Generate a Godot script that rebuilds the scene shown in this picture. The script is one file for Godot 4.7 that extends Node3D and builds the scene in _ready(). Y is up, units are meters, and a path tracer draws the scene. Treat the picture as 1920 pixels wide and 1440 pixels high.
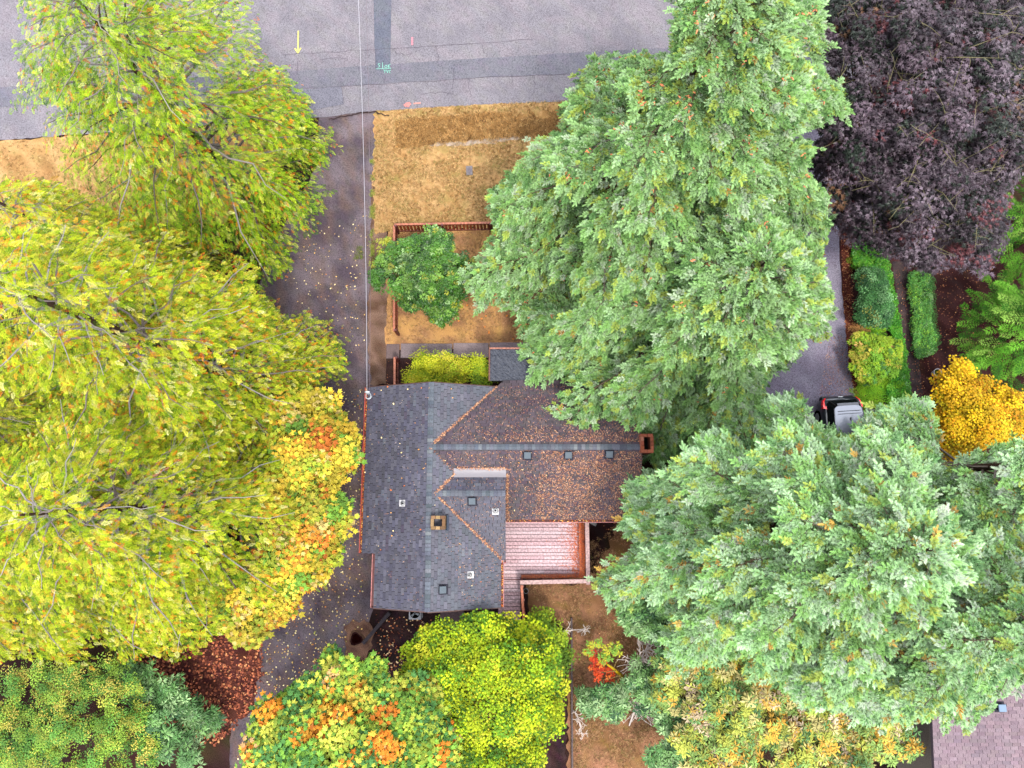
extends Node3D
# A house among tall trees, seen from a drone. Metres, y up, north is -z. The point of the ground under the camera is the origin.

const CAM_H := 31.0
const PITCH := 80.25
const FOCAL := 1280.0

var rng := RandomNumberGenerator.new()
var nz := FastNoiseLite.new()
var nf := FastNoiseLite.new()
var taken := {}
var mat := {}
var fwd := Vector3.ZERO
var upv := Vector3.ZERO

# ---------------------------------------------------------------- picture <-> place
func P(px: float, py: float, h := 0.0) -> Vector3:
	var d := fwd + Vector3((px - 960.0) / FOCAL, 0, 0) - upv * ((py - 720.0) / FOCAL)
	return Vector3(0, CAM_H, 0) + d * ((h - CAM_H) / d.y)

func Q(v: Vector3) -> Vector2:
	var d := v - Vector3(0, CAM_H, 0)
	var z := maxf(d.dot(fwd), 0.5)
	return Vector2(960.0 + FOCAL * d.x / z, 720.0 - FOCAL * d.dot(upv) / z)

func rr(a: float, b: float) -> float:
	return rng.randf_range(a, b)

# base colour from an sRGB triple seen under light, times the share that is the surface's own
func K(r: float, g: float, b: float, k := 1.0) -> Color:
	var c := Color(r / 255.0, g / 255.0, b / 255.0).srgb_to_linear()
	return Color(c.r * k, c.g * k, c.b * k, 1.0)

func sc(c: Color, k: float) -> Color:
	return Color(c.r * k, c.g * k, c.b * k, 1.0)

# ---------------------------------------------------------------- mesh builder
class MB:
	var v := PackedVector3Array()
	var n := PackedVector3Array()
	var c := PackedColorArray()
	func tri(a: Vector3, b: Vector3, d: Vector3, col: Color) -> void:
		var m := (d - a).cross(b - a).normalized()
		v.append(a); v.append(b); v.append(d)
		n.append(m); n.append(m); n.append(m)
		c.append(col); c.append(col); c.append(col)
	func tri3(a: Vector3, b: Vector3, d: Vector3, ca: Color, cb: Color, cd: Color) -> void:
		var m := (d - a).cross(b - a).normalized()
		v.append(a); v.append(b); v.append(d)
		n.append(m); n.append(m); n.append(m)
		c.append(ca); c.append(cb); c.append(cd)
	func quad(a: Vector3, b: Vector3, d: Vector3, e: Vector3, col: Color) -> void:
		tri(a, b, d, col)
		tri(a, d, e, col)
	# box with the axes of b, half sizes s
	func box(o: Vector3, s: Vector3, col: Color, b := Basis.IDENTITY, bevel := 0.0) -> void:
		var x := b.x * s.x
		var y := b.y * s.y
		var z := b.z * s.z
		var t := []
		if bevel > 0.0:
			var xs := b.x * (s.x - bevel)
			var zs := b.z * (s.z - bevel)
			var yb := b.y * (s.y - bevel)
			var top := [o + y - xs - zs, o + y + xs - zs, o + y + xs + zs, o + y - xs + zs]
			var mid := [o + yb - x - z, o + yb + x - z, o + yb + x + z, o + yb - x + z]
			var low := [o - y - x - z, o - y + x - z, o - y + x + z, o - y - x + z]
			quad(top[0], top[1], top[2], top[3], col)
			for i in 4:
				var j := (i + 1) % 4
				quad(top[j], top[i], mid[i], mid[j], col)
				quad(mid[j], mid[i], low[i], low[j], col)
			quad(low[3], low[2], low[1], low[0], col)
			return
		var p := [o - x - y - z, o + x - y - z, o + x - y + z, o - x - y + z, o - x + y - z, o + x + y - z, o + x + y + z, o - x + y + z]
		quad(p[4], p[5], p[6], p[7], col)
		quad(p[3], p[2], p[1], p[0], col)
		for i in 4:
			var j := (i + 1) % 4
			quad(p[4 + j], p[4 + i], p[i], p[j], col)
	func tube(pts: Array, r0: float, r1: float, sides: int, col: Color, col2: Color = Color(-1, 0, 0)) -> void:
		var k := pts.size()
		if col2.r < 0.0:
			col2 = col
		var rings := []
		var norms := []
		for i in k:
			var t: Vector3 = (pts[mini(i + 1, k - 1)] - pts[maxi(i - 1, 0)]).normalized()
			var a: Vector3 = t.cross(Vector3.UP)
			if a.length() < 0.05:
				a = t.cross(Vector3.RIGHT)
			a = a.normalized()
			var b: Vector3 = a.cross(t).normalized()
			var r: float = lerpf(r0, r1, float(i) / maxf(1.0, k - 1.0))
			var ring := []
			var nn := []
			for s in sides:
				var w := TAU * s / sides
				var d: Vector3 = a * cos(w) + b * sin(w)
				nn.append(d)
				ring.append(pts[i] + d * r)
			rings.append(ring)
			norms.append(nn)
		for i in k - 1:
			var c0 := col.lerp(col2, float(i) / maxf(1.0, k - 1.0))
			var c1 := col.lerp(col2, float(i + 1) / maxf(1.0, k - 1.0))
			for s in sides:
				var e := (s + 1) % sides
				for w in [[i, s, c0], [i + 1, e, c1], [i + 1, s, c1], [i, s, c0], [i, e, c0], [i + 1, e, c1]]:
					v.append(rings[w[0]][w[1]])
					n.append(norms[w[0]][w[1]])
					c.append(w[2])
		# cap at the thin end
		var ce: Vector3 = pts[k - 1]
		for s in sides:
			tri(ce, rings[k - 1][s], rings[k - 1][(s + 1) % sides], col2)
	# smooth shading: average the normals of corners that coincide and turn the same way
	func smooth(limit := 0.5) -> void:
		var at := {}
		for i in v.size():
			var key := Vector3i((v[i] * 2000.0).round())
			if not at.has(key):
				at[key] = []
			at[key].append(i)
		var out := n.duplicate()
		for key in at:
			for i in at[key]:
				var s := Vector3.ZERO
				for j in at[key]:
					if n[i].dot(n[j]) > limit:
						s += n[j]
				out[i] = s.normalized()
		n = out
	func mesh() -> ArrayMesh:
		var m := ArrayMesh.new()
		if v.is_empty():
			return m
		var a := []
		a.resize(Mesh.ARRAY_MAX)
		a[Mesh.ARRAY_VERTEX] = v
		a[Mesh.ARRAY_NORMAL] = n
		a[Mesh.ARRAY_COLOR] = c
		m.add_surface_from_arrays(Mesh.PRIMITIVE_TRIANGLES, a)
		return m

# many copies of one small mesh (leaves, needles, blades)
class Scatter:
	var xf: Array[Transform3D] = []
	var col := PackedColorArray()
	func add(t: Transform3D, k: Color) -> void:
		xf.append(t)
		col.append(k)

# ---------------------------------------------------------------- things and parts
func numbered(called: String) -> String:
	if not taken.has(called):
		taken[called] = 0
		return called
	taken[called] += 1
	return "%s_%03d" % [called, taken[called]]

func thing(called: String, label: String, category: String, at: Vector3, group := "") -> Node3D:
	var o := Node3D.new()
	o.name = numbered(called)
	o.position = at
	o.set_meta("label", label)
	o.set_meta("category", category)
	if group:
		o.set_meta("group", group)
	add_child(o)
	return o

func tag(o: Node3D, label: String, category: String, group := "") -> void:
	o.set_meta("label", label)
	o.set_meta("category", category)
	if group:
		o.set_meta("group", group)

# a mesh given in world places, as a child of a thing (or of a part when sub is true)
func part(parent: Node3D, called: String, m: Mesh, material: Material, kind := "", sub := false) -> MeshInstance3D:
	var o := MeshInstance3D.new()
	o.name = called
	o.mesh = m
	o.material_override = material
	if kind:
		o.set_meta("kind", kind)
	if not sub:
		o.position = -parent.position
	parent.add_child(o, true)
	return o

func struct(called: String, m: Mesh, material: Material, label := "", kind := "structure") -> MeshInstance3D:
	var o := MeshInstance3D.new()
	o.name = numbered(called)
	o.mesh = m
	o.material_override = material
	o.set_meta("kind", kind)
	o.set_meta("category", called.replace("_", " "))
	if label:
		o.set_meta("label", label)
	add_child(o)
	return o

func copies(parent: Node3D, called: String, m: Mesh, s: Scatter, material: Material, label := "") -> void:
	if s.xf.is_empty():
		return
	var mm := MultiMesh.new()
	mm.transform_format = MultiMesh.TRANSFORM_3D
	mm.use_colors = true
	mm.mesh = m
	mm.instance_count = s.xf.size()
	for i in s.xf.size():
		mm.set_instance_transform(i, s.xf[i])
		mm.set_instance_color(i, s.col[i])
	var o := MultiMeshInstance3D.new()
	o.multimesh = mm
	o.material_override = material
	o.set_meta("kind", "stuff")
	if label:
		o.set_meta("label", label)
	if parent == self:
		o.set_meta("category", called.replace("_", " "))
		o.name = numbered(called)
		add_child(o)
	else:
		o.name = called
		o.position = -parent.position
		parent.add_child(o, true)

func frame(z: Vector3, up: Vector3) -> Basis:
	z = z.normalized()
	var x := up.cross(z)
	if x.length() < 0.02:
		x = Vector3.RIGHT.cross(z)
	x = x.normalized()
	return Basis(x, z.cross(x), z)

# ---------------------------------------------------------------- materials
func ramp(stops: Array) -> Gradient:
	var g := Gradient.new()
	var o := PackedFloat32Array()
	var c := PackedColorArray()
	for s in stops:
		o.append(s[0])
		c.append(Color(s[1], s[1] if s.size() < 4 else s[2], s[1] if s.size() < 4 else s[3]))
	g.offsets = o
	g.colors = c
	return g

func noise_tex(size: int, freq: float, kind: int, octaves: int, stops: Array, seed_: int) -> NoiseTexture2D:
	var f := FastNoiseLite.new()
	f.noise_type = kind
	f.frequency = freq
	f.fractal_octaves = octaves
	f.seed = seed_
	var t := NoiseTexture2D.new()
	t.width = size
	t.height = size
	t.seamless = true
	t.noise = f
	t.color_ramp = ramp(stops)
	return t

func surf(called: String, rough: float, spec: float, tex: Texture2D = null, tile := 1.0, bump: Texture2D = null, depth := 0.0) -> StandardMaterial3D:
	var m := StandardMaterial3D.new()
	m.resource_name = called
	m.vertex_color_use_as_albedo = true
	m.roughness = rough
	m.metallic_specular = spec
	m.cull_mode = BaseMaterial3D.CULL_DISABLED
	if tex:
		m.albedo_texture = tex
	if bump:
		m.heightmap_enabled = true
		m.heightmap_texture = bump
		m.heightmap_scale = depth
	if tex or bump:
		m.uv1_triplanar = true
		m.uv1_world_triplanar = true
		m.uv1_scale = Vector3.ONE / tile
	mat[called] = m
	return m

func leafy(called: String, rough: float, spec: float, back: float, tint := Color(0.75, 0.85, 0.3)) -> StandardMaterial3D:
	var m := surf(called, rough, spec)
	if back > 0.0:
		m.backlight_enabled = true
		m.backlight = sc(tint, back)
	return m

func make_materials() -> void:
	var value := FastNoiseLite.TYPE_VALUE
	var simplex := FastNoiseLite.TYPE_SIMPLEX_SMOOTH
	var grit := noise_tex(1024, 0.16, value, 3, [[0.0, 0.4], [0.35, 0.78], [0.6, 0.9], [1.0, 1.0]], 3)
	var soft := noise_tex(512, 0.05, simplex, 4, [[0.0, 0.55], [0.5, 0.8], [1.0, 1.0]], 5)
	var blades := noise_tex(1024, 0.11, simplex, 4, [[0.0, 0.45, 0.43, 0.4], [0.45, 0.85, 0.84, 0.82], [1.0, 1.0, 1.0, 1.0]], 7)
	var clods := noise_tex(1024, 0.07, simplex, 5, [[0.0, 0.42], [0.42, 0.78], [0.62, 0.88], [1.0, 1.0]], 9)
	var grain := noise_tex(512, 0.03, simplex, 5, [[0.0, 0.6], [0.5, 0.82], [1.0, 1.0]], 11)
	surf("asphalt", 0.92, 0.2, grit, 4.2, grit, 0.5)
	surf("paint", 0.8, 0.2, grit, 2.1)
	surf("crack", 1.0, 0.05)
	surf("grass_ground", 1.0, 0.05, blades, 2.6, blades, 3.0)
	surf("soil", 1.0, 0.08, clods, 2.9, clods, 4.0)
	surf("concrete", 0.9, 0.2, grit, 2.3, soft, 0.4)
	surf("shingle", 0.9, 0.16, grit, 1.6)
	surf("tar", 0.42, 0.25, soft, 1.3, soft, 5.0)
	surf("wood", 0.75, 0.25, grain, 0.9)
	surf("painted_wood", 0.5, 0.32, grain, 1.7)
	surf("brick", 0.95, 0.2, grit, 0.8)
	surf("metal", 0.35, 0.25)
	surf("dark", 0.9, 0.1)
	surf("plain", 0.7, 0.15)
	surf("bark", 1.0, 0.1, clods, 1.1, clods, 2.0)
	leafy("needles", 0.6, 0.22, 0.08, Color(0.7, 0.9, 0.5))
	leafy("fronds", 0.65, 0.12, 0.05, Color(0.85, 0.9, 0.2))
	leafy("leaves", 0.5, 0.18, 0.1, Color(0.9, 0.9, 0.3))
	leafy("glossy_leaves", 0.36, 0.24, 0.06, Color(0.7, 0.9, 0.3))
	leafy("purple_leaves", 0.45, 0.26, 0.05, Color(0.8, 0.4, 0.5))
	leafy("litter", 0.85, 0.15, 0.0)
	leafy("cones", 0.9, 0.1, 0.0)
	var gl := StandardMaterial3D.new()
	gl.resource_name = "car_glass"
	gl.albedo_color = Color(0.03, 0.045, 0.045)
	gl.roughness = 0.05
	gl.metallic_specular = 0.22
	mat["car_glass"] = gl
	var cp := StandardMaterial3D.new()
	cp.resource_name = "car_paint"
	cp.albedo_color = Color(0.30, 0.315, 0.35)
	cp.metallic = 0.75
	cp.roughness = 0.32
	cp.clearcoat_enabled = true
	cp.clearcoat = 0.35
	cp.clearcoat_roughness = 0.04
	mat["car_paint"] = cp
	var cb: StandardMaterial3D = cp.duplicate()
	cb.resource_name = "car_body"
	cb.albedo_color = Color(0.10, 0.115, 0.14)
	cb.metallic = 0.4
	mat["car_body"] = cb
	var tl := StandardMaterial3D.new()
	tl.resource_name = "tail_lens"
	tl.albedo_color = Color(0.72, 0.02, 0.03)
	tl.roughness = 0.15
	mat["tail_lens"] = tl

# ---------------------------------------------------------------- ground sheets
func px_poly(list: Array, h := 0.0) -> PackedVector2Array:
	var out := PackedVector2Array()
	for p in list:
		var w := P(p[0], p[1], h)
		out.append(Vector2(w.x, w.z))
	return out

func rough_edge(poly: PackedVector2Array, step: float, amp: float) -> PackedVector2Array:
	var out := PackedVector2Array()
	for i in poly.size():
		var a := poly[i]
		var b := poly[(i + 1) % poly.size()]
		var k := maxi(1, int(a.distance_to(b) / step))
		var side := (b - a).normalized().orthogonal()
		for j in k:
			var p := a.lerp(b, float(j) / k)
			var w := nf.get_noise_2d(p.x * 9.0, p.y * 9.0) + 0.6 * nf.get_noise_2d(p.x * 31.0 + 50.0, p.y * 31.0)
			out.append(p + side * w * amp)
	return out

# a sheet of ground cut from the polygon on a grid, its colour varying with the place
func sheet(poly: PackedVector2Array, y: float, cell: float, paint: Callable, humps := 0.0) -> ArrayMesh:
	var lo := poly[0]
	var hi := poly[0]
	for p in poly:
		lo = lo.min(p)
		hi = hi.max(p)
	var mb := MB.new()
	var nx := int((hi.x - lo.x) / cell) + 1
	var ny := int((hi.y - lo.y) / cell) + 1
	var inside := []
	for i in nx + 1:
		var row := PackedByteArray()
		for j in ny + 1:
			row.append(1 if Geometry2D.is_point_in_polygon(lo + Vector2(i, j) * cell, poly) else 0)
		inside.append(row)
	for i in nx:
		for j in ny:
			var a := lo + Vector2(i, j) * cell
			var k: int = inside[i][j] + inside[i + 1][j] + inside[i][j + 1] + inside[i + 1][j + 1]
			var q := PackedVector2Array([a, a + Vector2(cell, 0), a + Vector2(cell, cell), a + Vector2(0, cell)])
			var pieces := []
			if k == 4:
				pieces = [q]
			else:
				pieces = Geometry2D.intersect_polygons(q, poly)
			for pc in pieces:
				var ix := PackedInt32Array([0, 1, 2, 0, 2, 3]) if k == 4 else Geometry2D.triangulate_polygon(pc)
				for t in range(0, ix.size(), 3):
					var w := []
					var cs := []
					for e in 3:
						var p: Vector2 = pc[ix[t + e]]
						var yy := y
						if humps > 0.0:
							yy += humps * (0.5 + 0.5 * nf.get_noise_2d(p.x * 1.7, p.y * 1.7))
						w.append(Vector3(p.x, yy, p.y))
						cs.append(paint.call(p))
					var m: Vector3 = (w[2] - w[0]).cross(w[1] - w[0])
					if m.y < 0.0:
						mb.tri3(w[0], w[2], w[1], cs[0], cs[2], cs[1])
					else:
						mb.tri3(w[0], w[1], w[2], cs[0], cs[1], cs[2])
	return mb.mesh()

func blend(a: Color, b: Color, p: Vector2, f: float, shift := 0.0, hard := 1.6) -> Color:
	var t := nf.get_noise_2d(p.x * f + 17.0, p.y * f - 9.0) + 0.5 * nf.get_noise_2d(p.x * f * 3.1, p.y * f * 3.1 + 40.0)
	return a.lerp(b, clampf(0.5 + t * hard + shift, 0.0, 1.0))

func pick(pal: Array) -> Color:
	var total := 0.0
	for p in pal:
		total += p[1]
	var r := rng.randf() * total
	for p in pal:
		r -= p[1]
		if r <= 0.0:
			return p[0]
	return pal[0][0]

# small pieces strewn over a polygon given in world x, z
func strew(s: Scatter, poly: PackedVector2Array, count: int, height: Callable, size: Vector2, pal: Array, clump := 0.0, tilt := 0.5) -> void:
	var lo := poly[0]
	var hi := poly[0]
	for p in poly:
		lo = lo.min(p)
		hi = hi.max(p)
	var made := 0
	var tries := 0
	while made < count and tries < count * 12:
		tries += 1
		var p := Vector2(rr(lo.x, hi.x), rr(lo.y, hi.y))
		if not Geometry2D.is_point_in_polygon(p, poly):
			continue
		if clump > 0.0 and nf.get_noise_2d(p.x * 2.3 + 7.0, p.y * 2.3) * 1.5 + rr(-0.5, 0.5) < (clump - 0.5) * 1.2:
			continue
		made += 1
		var b := Basis(Vector3.UP, rr(0, TAU)) * Basis(Vector3(rr(-1, 1), 0, rr(-1, 1)).normalized(), rr(0, tilt))
		s.add(Transform3D(b.scaled(Vector3.ONE * rr(size.x, size.y)), Vector3(p.x, height.call(p), p.y)), sc(pick(pal), rr(0.75, 1.25)))

# ---------------------------------------------------------------- small plant meshes
# one needle shoot: a core and a brush of needles; paler towards the tip
func add_shoot(mb: MB, o: Vector3, d: Vector3, up: Vector3, length: float, w: float, k: float) -> void:
	var b := frame(d, up)
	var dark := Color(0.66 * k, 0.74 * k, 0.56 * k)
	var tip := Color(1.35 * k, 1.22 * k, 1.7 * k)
	var n := 6
	for i in n:
		var t := (i + 0.2) / n
		var at := o + b.z * length * t
		var ww := w * (1.0 - 0.45 * t)
		for s in [-1.0, 1.0]:
			var side: Vector3 = b.x * s
			var e := at + side * ww + b.z * ww * 0.9 + b.y * ww * rr(-0.1, 0.55)
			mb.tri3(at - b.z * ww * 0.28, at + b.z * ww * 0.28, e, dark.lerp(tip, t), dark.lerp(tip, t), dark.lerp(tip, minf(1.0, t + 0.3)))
		var e2 := at + b.y * ww * 0.8 + b.z * ww * 0.9
		mb.tri3(at - b.x * ww * 0.28, at + b.x * ww * 0.28, e2, dark.lerp(tip, t), dark.lerp(tip, t), dark.lerp(tip, minf(1.0, t + 0.3)))
	var e3 := o + b.z * (length + w * 0.6)
	mb.tri3(o + b.z * length * 0.7 - b.x * w * 0.4, o + b.z * length * 0.7 + b.x * w * 0.4, e3, tip, tip, tip)
	mb.tri3(o + b.z * length * 0.7 - b.y * w * 0.4, o + b.z * length * 0.7 + b.y * w * 0.4, e3, tip, tip, tip)

func spruce_spray(seed_: int) -> ArrayMesh:
	rng.seed = seed_
	var mb := MB.new()
	var L := 0.25
	var wood := Color(0.9, 0.5, 0.22)
	mb.tube([Vector3.ZERO, Vector3(0, 0.01, L * 0.5), Vector3(0, -0.01, L)], 0.006, 0.003, 3, wood)
	for i in 3:
		var t := (i + rr(0.2, 0.7)) / 3.0
		var at := Vector3(0, 0.015 * sin(t * PI), L * t)
		for s in [-1.0, 1.0]:
			var d := Vector3(s * rr(0.6, 1.1), rr(-0.25, 0.5), rr(0.35, 0.9)).normalized()
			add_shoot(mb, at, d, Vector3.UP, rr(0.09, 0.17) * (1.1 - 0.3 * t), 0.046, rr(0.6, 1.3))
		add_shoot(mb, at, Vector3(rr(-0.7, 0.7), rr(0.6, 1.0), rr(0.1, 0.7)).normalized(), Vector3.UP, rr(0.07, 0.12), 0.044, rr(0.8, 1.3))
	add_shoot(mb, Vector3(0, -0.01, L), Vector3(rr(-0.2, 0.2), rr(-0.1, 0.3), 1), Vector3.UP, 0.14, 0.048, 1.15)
	return mb.mesh()

# a flat fern-like spray of scale leaves
func cedar_frond(seed_: int, L: float, droop: float, fine := 0.075) -> ArrayMesh:
	rng.seed = seed_
	var mb := MB.new()
	var n := 8
	for i in n:
		var t := (i + 0.4) / n
		var at := Vector3(0, -droop * L * t * t, L * t)
		for s in [-1.0, 1.0]:
			if rng.randf() < 0.06:
				continue
			var l := L * 0.42 * (1.0 - t * 0.72) * rr(0.8, 1.15)
			var d := Vector3(s * rr(0.75, 0.95), rr(-0.3, -0.02), rr(0.75, 1.0)).normalized()
			var b := frame(d, Vector3.UP)
			var k := rr(0.82, 1.12)
			var m := maxi(2, int(l / (0.1 * L)))
			for j in m:
				var u := (j + 0.3) / m
				var q := at + d * l * u + Vector3(0, -0.25 * l * u * u, 0)
				var w := fine * L * (1.2 - 0.5 * u)
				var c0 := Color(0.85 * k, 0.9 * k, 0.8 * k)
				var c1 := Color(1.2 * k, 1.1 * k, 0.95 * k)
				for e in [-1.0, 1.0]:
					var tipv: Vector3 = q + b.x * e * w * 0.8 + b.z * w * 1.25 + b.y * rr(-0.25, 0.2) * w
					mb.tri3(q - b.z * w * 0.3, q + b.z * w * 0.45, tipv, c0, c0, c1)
			var f := at + d * l + Vector3(0, -0.25 * l, 0)
			mb.tri3(f - d * 0.11 * L - b.x * 0.03 * L, f - d * 0.11 * L + b.x * 0.03 * L, f + d * 0.07 * L, Color(k, k, k), Color(k, k, k), Color(1.2 * k, 1.12 * k, 1.0 * k))
	var e4 := Vector3(0, -droop * L, L)
	mb.tri3(e4 - Vector3(0.014, 0, 0.05), e4 + Vector3(0.014, 0, -0.05), e4 + Vector3(0, -0.01, 0.05), Color.WHITE, Color.WHITE, Color(1.2, 1.12, 1.2))
	return mb.mesh()

func leaf_oval(mb: MB, o: Vector3, b: Basis, l: float, w: float, k: float) -> void:
	var c := Color(k, k, k)
	var base := o
	var tip := o + b.z * l - b.y * l * 0.12
	var mid := o + b.z * l * 0.5
	var a := mid - b.x * w * 0.5 + b.y * w * 0.18
	var d := mid + b.x * w * 0.5 + b.y * w * 0.18
	mb.tri(base, a, mid, c)
	mb.tri(a, tip, mid, c)
	mb.tri(base, mid, d, sc(c, 0.93))
	mb.tri(mid, tip, d, sc(c, 0.93))

func leaf_palm(mb: MB, o: Vector3, b: Basis, s: float, k: float, narrow := 1.0) -> void:
	# five-lobed leaf: centre near the stalk, lobes drooping at their tips
	var lobes := [[-1.95, 0.55], [-0.98, 0.88], [0.0, 1.0], [0.98, 0.88], [1.95, 0.55]]
	var c := o + b.z * s * 0.22
	var pts := [o]
	for i in 5:
		var w: float = lobes[i][0]
		var r: float = lobes[i][1] * s * 0.62
		pts.append(c + (b.x * sin(w) + b.z * cos(w)) * r - b.y * r * 0.22)
		if i < 4:
			var v: float = w + 0.49
			pts.append(c + (b.x * sin(v) + b.z * cos(v)) * s * 0.3 / narrow + b.y * s * 0.03)
	for i in pts.size():
		var j := (i + 1) % pts.size()
		mb.tri(c, pts[i], pts[j], Color(k, k, k) * (1.0 if i % 2 == 0 else 0.94))

# a twig end with n leaves: kind 0 oval, 1 palmate
func leaf_cluster(seed_: int, kind: int, n: int, spread: float, l: float, w: float, flat := 0.5) -> ArrayMesh:
	rng.seed = seed_
	var mb := MB.new()
	for i in n:
		var az := TAU * i / n + rr(-0.5, 0.5)
		var out := Vector3(sin(az), 0, cos(az))
		var at := out * spread * sqrt(rng.randf()) + Vector3(0, rr(-0.4, 0.4) * spread, 0)
		var up := (Vector3.UP + out * rr(-0.1, flat) + Vector3(rr(-0.3, 0.3), 0, rr(-0.3, 0.3))).normalized()
		var b := frame(out - up * out.dot(up), up)
		var k := rr(0.72, 1.2)
		var s := rr(0.75, 1.15)
		if kind == 0:
			leaf_oval(mb, at, b, l * s, w * s, k)
		else:
			leaf_palm(mb, at, b, l * s, k, w)
	return mb.mesh()

func cone_mesh() -> ArrayMesh:
	var mb := MB.new()
	mb.tube([Vector3(0, 0, 0), Vector3(0, -0.03, 0), Vector3(0, -0.07, 0), Vector3(0, -0.1, 0)], 0.026, 0.012, 6, Color(1, 1, 1), Color(0.8, 0.75, 0.7))
	return mb.mesh()

func tuft_mesh(seed_: int, n: int, h: float, spread: float) -> ArrayMesh:
	rng.seed = seed_
	var mb := MB.new()
	for i in n:
		var o := Vector3(rr(-1, 1), 0, rr(-1, 1)) * spread
		var d := Vector3(rr(-1, 1), rr(0.35, 1.0), rr(-1, 1)).normalized() * h * rr(0.6, 1.2)
		var s := d.cross(Vector3.UP).normalized() * 0.007
		var k := rr(0.75, 1.2)
		mb.tri(o - s, o + s, o + d, Color(k, k, k))
	return mb.mesh()

# ---------------------------------------------------------------- trees
func inside(v: Vector3, outline: PackedVector2Array) -> bool:
	return outline.is_empty() or Geometry2D.is_point_in_polygon(Q(v), outline)

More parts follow.
